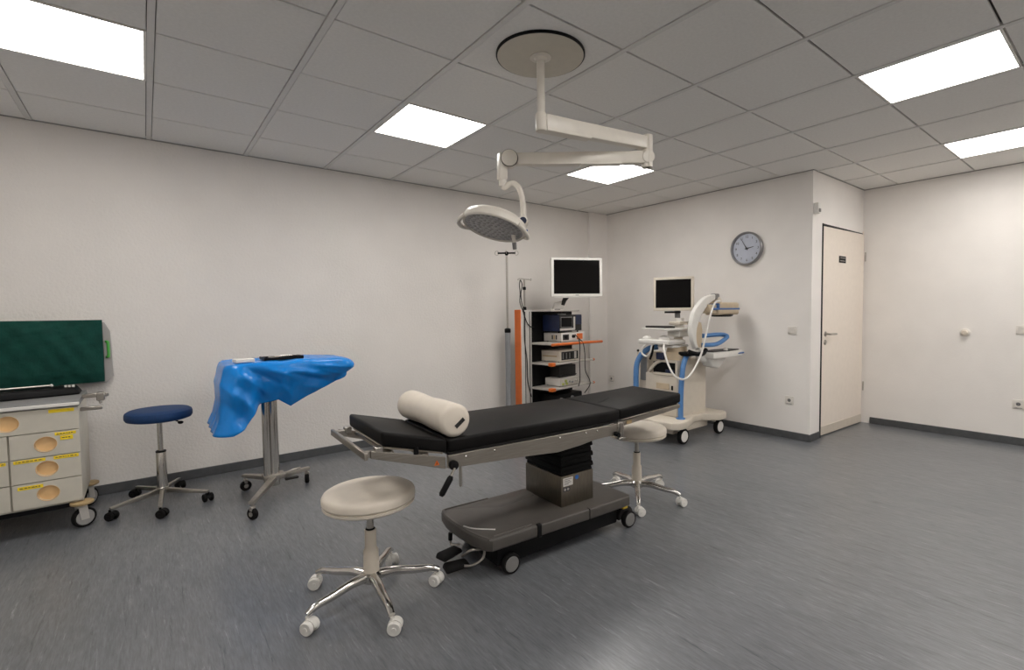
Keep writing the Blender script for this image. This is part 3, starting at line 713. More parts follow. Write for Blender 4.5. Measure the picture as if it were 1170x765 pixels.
for u, v, s_ in ((-.430, -.178, -1), (.412, -.178, -1), (-.430, .25, 1), (.405, .25, 1)):
    f_ = MB().prism([(-.062, .05), (-.056, .085), (-.040, .108), (-.02, .120), (.02, .120), (.042, .106), (.058, .08), (.060, .05)], -.018, .018, .004, 1, TR(u, v-s_*.034, 0) @ Matrix(((1, 0, 0, 0), (0, 0, 1, 0), (0, 1, 0, 0), (0, 0, 0, 1))))
    f_.cyl((u, v-s_*.034, .10), (u, v-s_*.034, .155), .014, n=12)
    fo = f_.build('caster_fork', 'dark', t)
    big_wheel(fo, TR(u, v, .0505) @ RXH, .0505, .030, 'greyw')
MB().box(.365, .405, -.182, -.150, .118, .140, .006, 2).build('brake_tab', 'yellowp', t)
# foot pedals and steel stirrups at the head end of the base
for (u, v, z, a) in ((-.648, .045, .082, .25), (-.640, -.015, .040, -.15)):
    MB().hexa([(-.07, -.042, -.015), (.06, -.036, -.010), (.06, .036, -.010), (-.07, .042, -.015), (-.06, -.036, .016), (.05, -.03, .016), (.05, .03, .016), (-.06, .036, .016)], .012, 3, TR(u, v, z) @ RZ(a)).build('foot_pedal', 'rubber', t)
MB().tube(spline([(-.62, -.03, .085), (-.60, -.075, .125), (-.57, -.095, .130), (-.53, -.090, .115), (-.535, -.085, .07), (-.58, -.070, .045), (-.62, -.05, .045)], 6), .0065, 8).build('pedal_stirrup', 'steel', t)
hk = MB().tube(spline([(-.605, .115, .15), (-.612, .115, .10), (-.606, .105, .088), (-.570, .085, .086)], 5), .0065, 8).build('brake_hook', 'steel', t)
MB().cyl((-.612, .115, .15), (-.6125, .115, .112), .011, n=12).build('hook_sleeve', 'black', hk)

# bolster lying across the head joint
t = thing('bolster', 'cream cylindrical bolster cushion lying across the black operating table', 'cushion', (1.052, 2.162, .747+.0735), rad(-2.2))
prof = []
L = .262
for k in range(41):
    q = -1+2*k/40
    r = .0735-.0055*math.exp(-((q-.15)/.36)**2)
    e = min(1, (1-abs(q))/.06)
    r *= math.sqrt(max(0, 1-(1-e)**2))*.16+.84 if e < 1 else 1
    prof.append((r, L*q))
prof = [(.002, -L-.006), (.030, -L-.005), (.054, -L-.002)]+prof+[(.054, L+.002), (.03, L+.005), (.002, L+.006)]
TB = Matrix.Rotation(-pi/2, 4, 'X')        # local z -> +y
MB().lathe(prof, 40, TB).build('cushion', 'seatw', t, smooth=70)
MB().box(-.026, .026, -.009, .009, 0, .0025, T=TR(.016, -L-.0045, -.010) @ FACE_Y @ RZ(rad(38))).build('label_tag', 'dark', t, smooth=0)

# ------------------------------------------------------------------ drawer cart, left frame edge
CX0, CX1, CYF, CYB = -.935, -.335, 4.08, 4.60
t = thing('drawer_cart', 'cream drawer cart with oval peach handles and yellow labels at the left frame edge', 'cart', (-.635, 4.34, 0))
B0 = Vector((-.635, 4.34, 0)); w2 = .30; yf = CYF-4.34; yb = CYB-4.34
MB().box(-w2, w2, yf+.020, yb, .165, .755, .006, 2).build('cabinet', 'cart', t)
MB().box(-w2-.005, w2+.005, yf-.012, yb+.005, .757, .790, .006, 2).build('worktop', 'carttop', t)
MB().box(-w2-.006, w2+.006, yf-.016, yf-.006, .762, .782, .003, 1).build('top_edge', 'white', t)
def oval(n=28): return [(.048*cos(2*pi*k/n), .045*sin(2*pi*k/n)) for k in range(n)]
rows = [(.620, .752), (.476, .615), (.331, .471), (.182, .326)]
LABS = {(0, 0): [(.17, .28, .020, -.052)], (1, 1): [(.04, .132, .018, .054), (.062, .118, .026, .028)], (2, 1): [(-.135, -.005, .018, .058), (.03, .138, .020, .058)], (3, 1): [(-.125, -.02, .020, .050)],
        (2, -1): [(.03, .138, .018, .058)], (1, -1): [(-.1, .02, .018, .05)]}
for r, (z0, z1) in enumerate(rows):
    for c in ([0] if r == 0 else [-1, 1]):
        x0, x1 = (-w2, w2) if c == 0 else ((-w2, -.0025) if c < 0 else (.0025, w2))
        cx, cz = (x0+x1)/2, (z0+z1)/2
        hw, hh2 = (x1-x0)/2-.002, (z1-z0)/2
        T = TR(cx, yf, cz) @ FACE_Y                      # local z points out of the drawer front (y = yf)
        n = 48; angs = sorted([2*pi*k/n for k in range(n)]+[math.atan2(b_, a_) % (2*pi) for a_ in (-hw, hw) for b_ in (-hh2, hh2)])
        m = len(angs); vs = []
        for a in angs:
            k_ = min(hw/max(1e-9, abs(cos(a))), hh2/max(1e-9, abs(sin(a))))
            vs.append((k_*cos(a), k_*sin(a)))
        el = [(.048*cos(a), .045*sin(a)) for a in angs]
        V = [(x, y, 0) for x, y in vs]+[(x, y, 0) for x, y in el]+[(x*.96, y*.96, -.0165) for x, y in el]+[(x, y, -.018) for x, y in vs]
        F = []
        for k in range(m):
            q = (k+1) % m
            F += [(k, q, m+q, m+k), (m+k, m+q, 2*m+q, 2*m+k), (2*m+k, 2*m+q, 3*m+q, 3*m+k), (k, 3*m+k, 3*m+q, q)]
        dr_ = MB().add(V, F, T).build('drawer', 'cart', t, smooth=25)
        MB().lathe([(1, -.0005), (1.02, .0012), (1.0, .0022), (.96, .001), (.96, -.004)], 36, T @ Matrix.Diagonal((.048, .045, 1, 1)), False).build('handle_rim', 'peach', dr_)
        bw = MB(); VV = []; FF = []
        for q, dpt in ((.95, -.0145), (.8, -.0158), (.4, -.0145), (.001, -.013)): VV += [(.048*q*cos(2*pi*k/36), .045*q*sin(2*pi*k/36), dpt) for k in range(36)]
        for r_ in range(3): FF += [(r_*36+k, r_*36+(k+1) % 36, (r_+1)*36+(k+1) % 36, (r_+1)*36+k) for k in range(36)]
        bw.add(VV, FF, T).build('drawer_handle', 'peach', dr_)
        for (a, b, h_, dz) in LABS.get((r, c), []):
            if c == 0: a, b, dz = a, b, .052
            lb = MB().box(cx+a, cx+b, yf-.0012, yf, cz+dz-h_/2, cz+dz+h_/2).build('yellow_label', 'yellow', dr_, smooth=0)
            wl = MB(); rr_ = random.Random(int(a*1000)+r*7); xx = cx+a+.008; zq = cz+dz
            while xx < cx+b-.016 and r != 0:
                ln = rr_.uniform(.006, .014); wl.box(xx, xx+ln, yf-.0016, yf-.0012, zq-.002, zq+.0025); xx += ln+rr_.uniform(.003, .006)
            if r != 0: wl.build('label_print', 'ink', lb, smooth=0)
MB().box(-w2+.02, w2-.02, yf+.03, yb-.03, .135, .166, .004, 1).build('chassis', 'black', t)
for k, (x, y) in enumerate(((.285, -.235), (.285, .205), (-.285, -.235), (-.285, .205))):
    a = (.5, 1.0, .4, .9)[k]
    f_ = MB().box(-.022, .022, -.026, .026, .125, .138, .002, 1, TR(x, y, 0) @ RZ(a)).cyl((x, y, .13), (x, y, .16), .014, n=14)
    for s_ in (-1, 1): f_.hexa([(-.012, s_*.022-.002, .05), (.030, s_*.022-.002, .05), (.030, s_*.022+.002, .05), (-.012, s_*.022+.002, .05), (-.022, s_*.022-.002, .13), (.022, s_*.022-.002, .13), (.022, s_*.022+.002, .13), (-.022, s_*.022+.002, .13)], 0, 1, TR(x, y, 0) @ RZ(a))
    fo = f_.build('caster_fork', 'alu', t)
    big_wheel(fo, TR(x, y, 0) @ RZ(a) @ TR(.012, 0, .0605) @ RXH, .0605, .032, 'cartwheel', .80)
    if x > 0: MB().lathe([(.050, .145), (.056, .149), (.056, .160), (.050, .164)], 24, TR(x+.005, y, 0)).build('corner_bumper', 'tan', t)
# rail brackets on the right side of the cart
MB().box(w2+.006, w2+.135, -.13, -.10, .795-.012, .795+.012, .004, 1).box(w2+.075, w2+.115, -.145, -.085, .76, .812, .004, 1).cyl((w2+.095, -.115, .74), (w2+.085, -.115, .775), .008, n=10).build('rail_bracket', 'steel', t)
MB().box(w2+.001, w2+.105, -.20, -.175, .712, .735, .004, 1).build('side_rail', 'steel', t)

t = thing('equipment_case', 'flat black case with a grey rod lying on top of the drawer cart', 'case', (-.70, 4.36, .791))
MB().hexa([(-.22, -.09, 0), (.355, .02, 0), (.355, .19, 0), (-.22, .13, 0), (-.22, -.085, .055), (.325, .04, .045), (.325, .18, .050), (-.22, .125, .060)], .012, 3).build('case', 'black', t)
MB().cyl((-.22, -.03, .068), (.215, .075, .064), .008, n=12).build('rod', 'steel', t)
MB().ball((.215, .075, .064), .010, 10).build('rod_tip', 'white', t)
for k in range(3): MB().box(.275+k*.018, .288+k*.018, .066, .07, .045, .060, .001, 1).build('white_mark', 'white', t)
MB().ball((.09, .0, .040), .008, 8).build('latch', 'greyw', t)

t = thing('wall_panel', 'pale grey panel with clipped corners and a green handle on the wall behind the drawer cart', 'panel', (-.66, YL, .82))
MB().prism([(-.50, .0), (.430, .0), (.466, .05), (.460, .37), (.430, .435), (-.50, .435)], .0, .040, .003, 1, FACE_Y).build('backing', 'acryl', t)
MB().tube(spline([(.436, -.041, .185), (.440, -.056, .187), (.446, -.064, .197), (.446, -.064, .285), (.440, -.056, .295), (.436, -.041, .297)], 4), .0085, 10).build('handle', 'handleg', t)
# dark green cloth cover over it
b = bmesh.new(); rng = random.Random(5)
nx, nz = 60, 26; gv = []
for iz in range(nz+1):
    row = []
    for ix in range(nx+1):
        x = -1.16+.92*ix/nx; z = .832+.440*iz/nz
        w_ = .006*sin(9*x+14*z)+.005*sin(23*x-17*z+1)+.004*sin(41*x+31*z*z*3)+.003*sin(60*(x+.6*z))
        edge = min(ix, nx-ix, 6)/6*min(iz, nz-iz, 4)/4
        row.append(b.verts.new((x, 4.655-.022*edge+w_*(.35+.65*edge), z+.006*sin(5*x+2)*(iz == 0))))
    gv.append(row)
for iz in range(nz):
    for ix in range(nx): b.faces.new((gv[iz][ix], gv[iz][ix+1], gv[iz+1][ix+1], gv[iz+1][ix]))
bnd = [gv[0][i] for i in range(nx+1)]+[gv[j][nx] for j in range(1, nz+1)]+[gv[nz][i] for i in range(nx-1, -1, -1)]+[gv[j][0] for j in range(nz-1, 0, -1)]
bk = [b.verts.new((v.co.x, 4.715, v.co.z)) for v in bnd]
for i in range(len(bnd)):
    j = (i+1) % len(bnd); b.faces.new((bnd[i], bk[i], bk[j], bnd[j]))
b.faces.new(bk)
gc = MB().bm(b).build('cloth_cover', 'green', smooth=60)
tag(gc, 'dark green creased cloth covering the wall panel above the drawer cart', 'cloth')

# ------------------------------------------------------------------ infusion pole
t = thing('infusion_pole', 'tall steel infusion pole with dark hooks beside the equipment tower', 'pole', (3.035, 4.352, 0))
MB().cyl((0, 0, .09), (0, 0, 1.10), .030, n=20).build('lower_tube', 'bluegrey', t)
MB().cyl((0, 0, 1.09), (0, 0, 1.925), .0115, n=14).build('upper_tube', 'steel', t)
MB().lathe([(.031, 1.075), (.034, 1.08), (.034, 1.115), (.016, 1.125)], 20).build('collar', 'black', t)
R_ = RZ(rad(-39))
hkb = MB().tube([R_ @ Vector((-.095, 0, 1.928)), R_ @ Vector((.095, 0, 1.928))], .009, 8).lathe([(.010, 1.90), (.020, 1.915), (.020, 1.938), (.01, 1.945)], 14).build('hook_bar', 'black', t)
for a in (-1, 1):
    MB().tube([R_ @ Vector((a*.105+.020*cos(q*pi/7), 0, 1.928+.022*sin(q*pi/7))) for q in range(14)], .0035, 6, closed=True).build('hook', 'steel', hkb)
    MB().tube([R_ @ Vector((0, a*.0, 1.925)), R_ @ Vector((0, a*.07, 1.925)), R_ @ Vector((0, a*.09, 1.945))], .004, 6).build('hook', 'steel', hkb)
MB().lathe([(.035, .06), (.04, .07), (.04, .10), (.032, .11)], 20).build('hub', 'dark', t)
for k in range(5):
    a = 2*pi*k/5+.3; c, s_ = cos(a), sin(a)
    MB().hexa([(.02, -.012, .075), (.16, -.010, .055), (.16, .010, .055), (.02, .012, .075), (.02, -.012, .105), (.16, -.010, .072), (.16, .010, .072), (.02, .012, .105)], .003, 1, RZ(a)).build('leg', 'steel', t)
    caster_twin(t, .155*c, .155*s_, .058, a+1, 'rubber', 'black', .024)

# ------------------------------------------------------------------ equipment tower
TX, TY, TA = 3.452, 4.110, rad(9)
t = thing('equipment_tower', 'grey equipment tower with orange trim and open shelves in the far corner', 'equipment cart', (TX, TY, 0), TA)
MB().box(-.16, .012, .31, .40, .10, 1.318, .006, 2).build('side_column', 'alu', t)
MB().box(-.174, -.160, .308, .402, .10, 1.322, .004, 1).build('orange_trim', 'orange', t)
for a in (-.10, -.025): MB().box(a-.004, a+.004, .306, .310, .12, 1.30).build('column_groove', 'dark', t, smooth=0)
MB().box(.012, .74, .305, .33, .12, 1.30, .003, 1).build('back_panel', 'black', t)
MB().box(.0, .50, .0, .30, 1.298, 1.318, .004, 1).build('top_plate', 'shelf', t)
for z, orange in ((.925, True), (.700, False), (.418, False)):
    s_ = MB().box(-.0, .72, .0, .305, z, z+.024, .004, 1).build('shelf', 'shelf', t)
    if orange:
        MB().tube(spline([(-.004, -.010, z+.006), (.30, -.014, z+.005), (.70, -.012, z+.002), (.955, .01, z-.004)], 5), .020, 12, flat=.8).build('shelf_handle', 'orange', s_)
    else:
        MB().box(-.010, .055, -.010, .05, z-.008, z+.030, .006, 2).build('corner_cap', 'orange', s_)
        MB().cyl((.72, .02, z+.012), (.80, .03, z+.008), .010, n=12).build('shelf_pin', 'shelf', s_)
        MB().cyl((.80, .03, z+.008), (.825, .033, z+.007), .014, n=12, bev=.003).build('pin_cap', 'orange', s_)
MB().box(-.17, .70, .02, .42, .085, .125, .008, 2).build('base_plate', 'shelf', t)
MB().box(.012, .72, .03, .30, .125, .135).build('bottom_shelf', 'dark', t, smooth=0)
for x, y in ((-.12, .06), (.64, .06), (-.12, .38), (.64, .38)):
    fo = MB().cyl((x, y, .06), (x, y, .09), .012, n=12).build('caster_stem', 'steel', t)
    big_wheel(fo, TR(x+.01, y, .041) @ RXH, .041, .028, 'greyw')
# hook mast on the column
mt = MB().cyl((-.055, .355, 1.318), (-.055, .355, 1.668), .011, n=14).build('hook_mast', 'steel', t)
MB().lathe([(.022, 1.318), (.022, 1.345), (.014, 1.355)], 14, TR(-.055, .355, 0)).lathe([(.013, 1.545), (.019, 1.55), (.019, 1.575), (.013, 1.58)], 14, TR(-.055, .355, 0)).build('mast_collar', 'black', mt)
MB().tube([(-.165, .345, 1.655), (-.15, .345, 1.668), (.03, .36, 1.668), (.06, .362, 1.660), (.065, .362, 1.675)], .008, 8).build('hook_arm', 'shelf', mt)
MB().tube(spline([(-.135, .340, 1.655), (-.150, .338, 1.60), (-.14, .338, 1.50), (-.145, .338, 1.40), (-.13, .300, 1.29), (-.08, .298, 1.18), (-.02, .298, 1.13), (.03, .29, 1.125)], 8), .0055, 6) \
    .tube(spline([(-.130, .340, 1.655), (-.108, .338, 1.60), (-.128, .338, 1.50), (-.125, .330, 1.40), (-.115, .300, 1.26), (-.12, .298, 1.0), (-.085, .298, .75), (-.075, .298, .52), (-.045, .296, .40), (-.02, .296, .33)], 8), .0055, 6).build('cable', 'dark', t)
MB().tube(spline([(.435, .02, 1.03), (.445, -.025, .98), (.45, -.04, .90), (.45, -.035, .70), (.46, -.03, .50), (.47, .0, .42)], 8), .005, 6) \
    .tube(spline([(.50, .03, .99), (.52, -.03, .93), (.55, -.035, .80), (.58, -.02, .60), (.66, -.02, .48), (.70, .01, .40), (.72, .1, .30)], 8), .005, 6).build('cable', 'dark', t)
for k, (x, z) in enumerate(((.02, 1.345), (.10, 1.335))): pass

def tw(a, b, z): return (TX+a*cos(TA)-b*sin(TA), TY+a*sin(TA)+b*cos(TA), z)
def feet(mb, w, d, h=.008):
    for x in (.03, w-.03):
        for y in (.03, d-.03): mb.cyl((x, y, 0), (x, y, h+.002), .010, n=10)
    return mb
# light source with an orange-framed window
t = thing('light_source', 'white light source box with an orange square on its front, on the orange-handled shelf', 'medical device', tw(.195, .03, .9492), TA, 'devices on the equipment tower')
feet(MB(), .425, .26).build('feet', 'black', t)
MB().box(0, .425, .0, .26, .008, .104, .004, 2).build('casing', 'shelf', t)
MB().box(0, .425, -.008, .0, .008, .106, .003, 1).build('front_panel', 'white', t)
MB().box(.275, .385, -.013, -.008, .022, .090, .003, 1).build('orange_window', 'orange', t)
MB().box(.02, .13, -.011, -.008, .022, .085, .002, 1).build('display', 'dark', t)
MB().cyl((.075, -.010, .055), (.075, -.022, .055), .020, n=18).build('dial', 'black', t)
MB().cyl((.205, -.008, .060), (.205, -.034, .060), .020, .017, n=18).build('connector', 'black', t)
for k in range(3): MB().box(-.002, 0, .06+k*.03, .078+k*.03, .03, .08).build('side_label', 'dark' if k != 1 else 'tan', t, smooth=0)
# recorder with a screen
t = thing('video_recorder', 'dark navy recorder with small grey screen, standing on the white light source', 'medical device', tw(.165, .03, .9492+.1065), TA, 'devices on the equipment tower')
feet(MB(), .40, .26, .02).build('feet', 'black', t)
MB().box(0, .40, 0, .25, .018, .205, .006, 2).build('casing', 'navy', t)
MB().box(0, .40, -.010, 0, .018, .205, .003, 1).build('front_panel', 'dark', t)
MB().box(.015, .215, -.014, -.010, .060, .180, .003, 1).build('screen', 'greyw', t)
MB().box(.02, .21, -.015, -.014, .068, .172).build('screen_glass', 'screen', t, smooth=0)
MB().box(0, .27, -.013, -.010, .025, .050, .002, 1).build('silver_strip', 'alu', t)
MB().box(.245, .275, -.013, -.010, .03, .18, .002, 1).build('button_column', 'alu', t)
MB().box(.285, .395, -.016, -.010, .090, .20, .003, 1).build('flap', 'navy', t)
MB().box(.08, .16, .03, .09, .205, .212, .002, 1).build('top_label', 'white', t)
# processor
t = thing('video_processor', 'beige processor box with dark front panel on the middle shelf', 'medical device', tw(.155, .03, .7242), TA, 'devices on the equipment tower')
feet(MB(), .35, .27).build('feet', 'black', t)
MB().box(0, .345, 0, .265, .008, .130, .004, 2).build('casing', 'cream', t)
MB().box(0, .345, -.010, 0, .008, .134, .003, 1).build('front_panel', 'cream', t)
MB().box(.03, .335, -.013, -.010, .022, .115, .002, 1).build('dark_panel', 'dark', t)
for k in range(6): MB().box(.05+k*.03, .066+k*.03, -.015, -.013, .035, .10, .001, 1).build('socket_row', 'black' if k % 2 else 'greyw', t)
MB().box(.26, .30, -.015, -.013, .03, .11, .001, 1).build('button_strip', 'alu', t)
MB().box(-.002, 0, .03, .25, .060, .072).build('side_stripe', 'tan', t, smooth=0)
# silver unit with coloured ports
t = thing('insufflator', 'silver-grey unit with green and yellow ports on the lowest shelf', 'medical device', tw(.17, .03, .4422), TA, 'devices on the equipment tower')
feet(MB(), .36, .24).build('feet', 'black', t)
MB().box(0, .355, 0, .225, .008, .092, .003, 2).build('casing', 'alu', t)
MB().box(0, .355, -.008, 0, .008, .092, .002, 1).build('front_panel', 'shelf', t)
for k, (x, z, m_) in enumerate(((.04, .03, 'port'), (.09, .062, 'port'), (.105, .03, 'port'), (.16, .05, 'bluegrey'), (.21, .04, 'bluegrey'), (.27, .055, 'alu'), (.31, .05, 'alu'))):
    MB().cyl((x, -.008, z), (x, -.020, z), .015 if m_ == 'port' else .011, n=14).build('port', m_, t)
t = thing('power_unit', 'small black box standing on the silver-grey unit', 'medical device', tw(.25, .10, .4422+.0925), TA, 'devices on the equipment tower')
MB().box(0, .30, 0, .15, 0, .135, .008, 2).build('casing', 'dark', t)
MB().tube(spline([(.02, -.01, .02), (.08, -.035, .035), (.15, -.04, .03), (.23, -.03, .012), (.29, -.012, .02)], 6), .006, 8).build('cable', 'black', t)
t = thing('foot_switch_unit', 'black unit in the dark bottom bay of the equipment tower', 'medical device', tw(.12, .03, .1355), TA, 'devices on the equipment tower')
MB().box(0, .46, 0, .25, 0, .215, .012, 2).build('casing', 'black', t)
for x in (.06, .26): MB().cyl((x, -.002, .165), (x, -.02, .165), .022, n=16).build('knob', 'greyw', t)

# flat screen on the tower
MA = math.atan2(-.268, .534)
t = thing('flat_monitor', 'white-framed flat monitor turned off, on an arm above the equipment tower', 'monitor', (3.826, 4.100, 1.452), MA)
MB().box(-.300, .300, .0, .055, .015, .450, .010, 2).build('housing', 'white', t)
mf = MB()
for q in ((-.302, .302, .425, .452), (-.302, .302, .014, .045), (-.302, -.270, .045, .425), (.270, .302, .045, .425)): mf.box(q[0], q[1], -.008, .002, q[2], q[3], .003, 1)
mf.build('bezel', 'white', t)
MB().box(-.270, .270, -.003, .0005, .045, .425).build('screen', 'screen', t, smooth=0)
MB().box(-.26, .26, -.006, .03, .000, .014, .004, 1).build('lower_lip', 'white', t)
MB().box(-.02, .02, -.0095, -.008, .026, .034).build('maker_plate', 'greyw', t, smooth=0)
p1 = Vector(tw(.29, .16, 1.325)); b1 = Vector((3.826, 4.100, 1.452)); ivm = RZ(-MA)
q1 = ivm @ (p1-b1)
MB().cyl(q1+Vector((0, 0, -.006)), q1+Vector((0, 0, .05)), .034, .028, n=20).tube([q1+Vector((0, 0, .02)), q1+Vector((.06, -.02, .06)), Vector((-.12, .10, -.02)), Vector((-.02, .10, .10)), Vector((0, .05, .16))], .026, 12).build('monitor_arm', 'dark', t)
MB().hexa([(q1.x-.06, q1.y-.05, q1.z), (q1.x+.06, q1.y-.05, q1.z), (q1.x+.06, q1.y+.05, q1.z), (q1.x-.06, q1.y+.05, q1.z), (q1.x-.03, q1.y-.03, q1.z+.08), (q1.x+.08, q1.y-.03, q1.z+.095), (q1.x+.08, q1.y+.03, q1.z+.095), (q1.x-.03, q1.y+.03, q1.z+.08)], .01, 2).build('arm_cover', 'alu', t)

# ------------------------------------------------------------------ mobile imaging machine by the back wall
RX, RY = 4.30, 3.12
t = thing('imaging_machine', 'cream mobile imaging machine with curved white arm and blue rails by the back wall', 'medical machine', (RX, RY, 0))
def P(x, y, z): return Vector((x-RX, y-RY, z))
TO = TR(-RX, -RY, 0)
near = [(3.80, 2.90), (3.82, 2.80), (3.88, 2.752), (4.00, 2.75), (4.12, 2.79), (4.26, 2.86), (4.40, 2.86), (4.48, 2.78), (4.56, 2.735), (4.68, 2.745), (4.735, 2.80)]
far = [(x, 2*3.12-y) for x, y in near[::-1]]
MB().prism(near+far, .160, .232, .012, 3, TO).build('base', 'cream', t)
MB().box(3.95, 4.55, 2.88, 3.36, .085, .162, .01, 2, TO).build('undertray', 'cream', t)
for x, y, s_ in ((4.005, 2.805, -1), (4.635, 2.805, -1), (4.005, 3.435, 1), (4.635, 3.435, 1)):
    fo = MB().prism([(.083*cos(a), .083*sin(a)) for a in [rad(-40)+rad(175)*k/14 for k in range(15)]]+[(.074*cos(a), .074*sin(a)) for a in [rad(135)-rad(175)*k/14 for k in range(15)]], -.020, .020, T=TR(x-RX, y-s_*.026-RY, .077) @ RXH).cyl(P(x, y-s_*.03, .12), P(x, y-s_*.03, .165), .02, n=12).build('wheel_guard', 'white', t)
    big_wheel(fo, TR(x-RX, y-RY, .0765) @ RXH, .0765, .040, 'white', .74)
# cabinet: rounded shoulders, open bay in the front
FX_ = Matrix(((0, 0, 1, 0), (1, 0, 0, 0), (0, 1, 0, 0), (0, 0, 0, 1)))       # polygon (y, z), extruded along x
ya, yb_ = 2.91-RY, 3.30-RY
shell = [(ya, .23), (ya, .80), (ya+.19, .80), (ya+.24, .785), (ya+.30, .74), (ya+.345, .66), (yb_-.01, .56), (yb_, .42), (yb_, .23)]
MB().prism(shell, 4.09-RX, 4.56-RX, .008, 2, FX_).build('cabinet', 'cream', t)
fbz = MB()
fz = [(2.91, 3.30, .235, .655), (2.91, 2.935, .655, .795), (2.93, 3.12, .772, .797)]
for (y0, y1, z0, z1) in fz: fbz.box(4.055, 4.095, y0, y1, z0, z1, .005, 2, TO)
fbz.prism([(3.26-RY, .655), (3.30-RY, .54), (3.285-RY, .62), (3.25-RY, .70), (3.19-RY, .765), (3.12-RY, .797), (3.10-RY, .775), (3.17-RY, .745), (3.225-RY, .69)], 4.055-RX, 4.092-RX, 0, 1, FX_)
fbz.build('front_frame', 'cream', t)
MB().box(4.080, 4.089, 2.936, 3.22, .658, .772, T=TO).build('bay_back', 'black', t, smooth=0)
MB().box(4.045, 4.085, 2.945, 3.20, .640, .665, .006, 2, TO).build('bay_shelf', 'cream', t)
MB().box(4.062, 4.085, 2.96, 3.06, .668, .70, .004, 1, TO).build('bay_contents', 'navy', t)
MB().box(4.046, 4.057, 3.00, 3.16, .500, .562, .004, 1, TO).build('front_recess', 'beige', t)
MB().box(4.046, 4.056, 2.955, 2.975, .50, .545, .003, 1, TO).build('latch', 'black', t)
MB().box(4.10, 4.52, 2.905, 2.910, .26, .75, .002, 1, TO).build('side_panel', 'beige' if False else 'cream', t)
MB().box(4.545, 4.563, 2.92, 2.97, .40, .46, .003, 1, TO).build('cable_outlet', 'black', t)
# left side unit behind the blue rail
MB().box(4.10, 4.34, 3.305, 3.46, .24, .86, .008, 2, TO).build('side_unit', 'cream', t)
MB().box(4.085, 4.099, 3.315, 3.40, .56, .84, .004, 1, TO).build('side_screen', 'bluegrey', t)
MB().ball(P(4.10, 3.44, .87), .014, 8).build('side_knob', 'black', t)
# turret and control head
MB().lathe([(.14, .80), (.14, .85), (.105, .875), (.095, .93), (.002, .935)], 28, TR(4.19-RX, 3.01-RY, 0)).build('turret', 'beige', t)
MB().box(4.02, 4.28, 2.93, 3.12, .925, .948, .008, 2, TO).build('turret_plate', 'white', t)
MB().prism([(3.96-RX, 2.95-RY), (4.18-RX, 2.90-RY), (4.25-RX, 3.00-RY), (4.16-RX, 3.20-RY), (4.06-RX, 3.335-RY), (3.96-RX, 3.32-RY)], .955, 1.005, .014, 3).build('probe_tray', 'white', t)
MB().ball(P(4.04, 3.06, 1.005), .055, 18, (1.1, 1, .75)).build('tray_knob', 'white', t)
MB().ball(P(4.04, 3.27, 1.005), .045, 16, (1.0, 1.2, .7)).build('tray_grip', 'white', t)
MB().tube(spline([P(4.0, 3.22, .96), P(3.97, 3.27, .92), P(3.97, 3.28, .86), P(3.97, 3.22, .83), P(3.97, 3.17, .88), P(3.98, 3.16, .94), P(4.0, 3.15, .96)], 6), .010, 8).build('cable_loop', 'white', t)
MB().tube(spline([P(4.0, 3.16, .96), P(3.98, 3.15, .90), P(3.99, 3.17, .85), P(4.0, 3.20, .80)], 5), .012, 8).build('black_strap', 'black', t)
MB().box(4.03, 4.08, 3.06, 3.15, .80, .87, .006, 2, TO).build('blue_pouch', 'navy', t)
MB().cyl(P(4.20, 3.00, .94), P(4.20, 3.00, 1.12), .045, n=22).build('mast', 'cream', t)
MB().box(4.12, 4.30, 2.92, 3.08, 1.03, 1.10, .012, 2, TO).build('mast_block', 'white', t)
MB().prism([(3.94-RX, 2.98-RY), (4.05-RX, 2.90-RY), (4.24-RX, 2.86-RY), (4.28-RX, 3.02-RY), (4.16-RX, 3.32-RY), (4.04-RX, 3.34-RY)], 1.098, 1.120, .005, 2).build('keyboard_tray', 'white', t)
MB().prism([(3.97-RX, 3.0-RY), (4.06-RX, 2.94-RY), (4.17-RX, 3.06-RY), (4.12-RX, 3.27-RY), (4.05-RX, 3.30-RY)], 1.120, 1.140, .004, 1).build('keyboard', 'dark', t)
MB().cyl(P(4.215, 3.0, 1.12), P(4.215, 3.0, 1.22), .05, .045, n=20).build('monitor_foot', 'white', t)
MB().box(4.13, 4.29, 2.93, 3.07, 1.15, 1.185, .010, 2, TO).build('monitor_base', 'cream', t)
MB().cyl(P(4.23, 3.03, 1.20), P(4.24, 3.05, 1.42), .028, n=16).build('monitor_neck', 'greyw', t)
MB().box(4.14, 4.23, 2.99, 3.13, 1.268, 1.288, .004, 1, TO).build('monitor_bracket', 'black', t)
# monitor
c_ = P(4.195, 3.06, 1.292); MT = TR(*c_) @ RZ(math.atan2(-.385, .15))
mo = MB().box(-.205, .205, .004, .045, 0, .345, .010, 2, MT).build('monitor', 'cream', t)
mf = MB()
for q in ((-.205, .205, .318, .345), (-.205, .205, 0, .030), (-.205, -.180, .03, .318), (.180, .205, .03, .318)): mf.box(q[0], q[1], -.006, .006, q[2], q[3], .003, 1, MT)
mf.build('bezel', 'cream', mo)
MB().box(-.180, .180, -.002, .004, .030, .318, T=MT).build('screen', 'screen', mo, smooth=0)
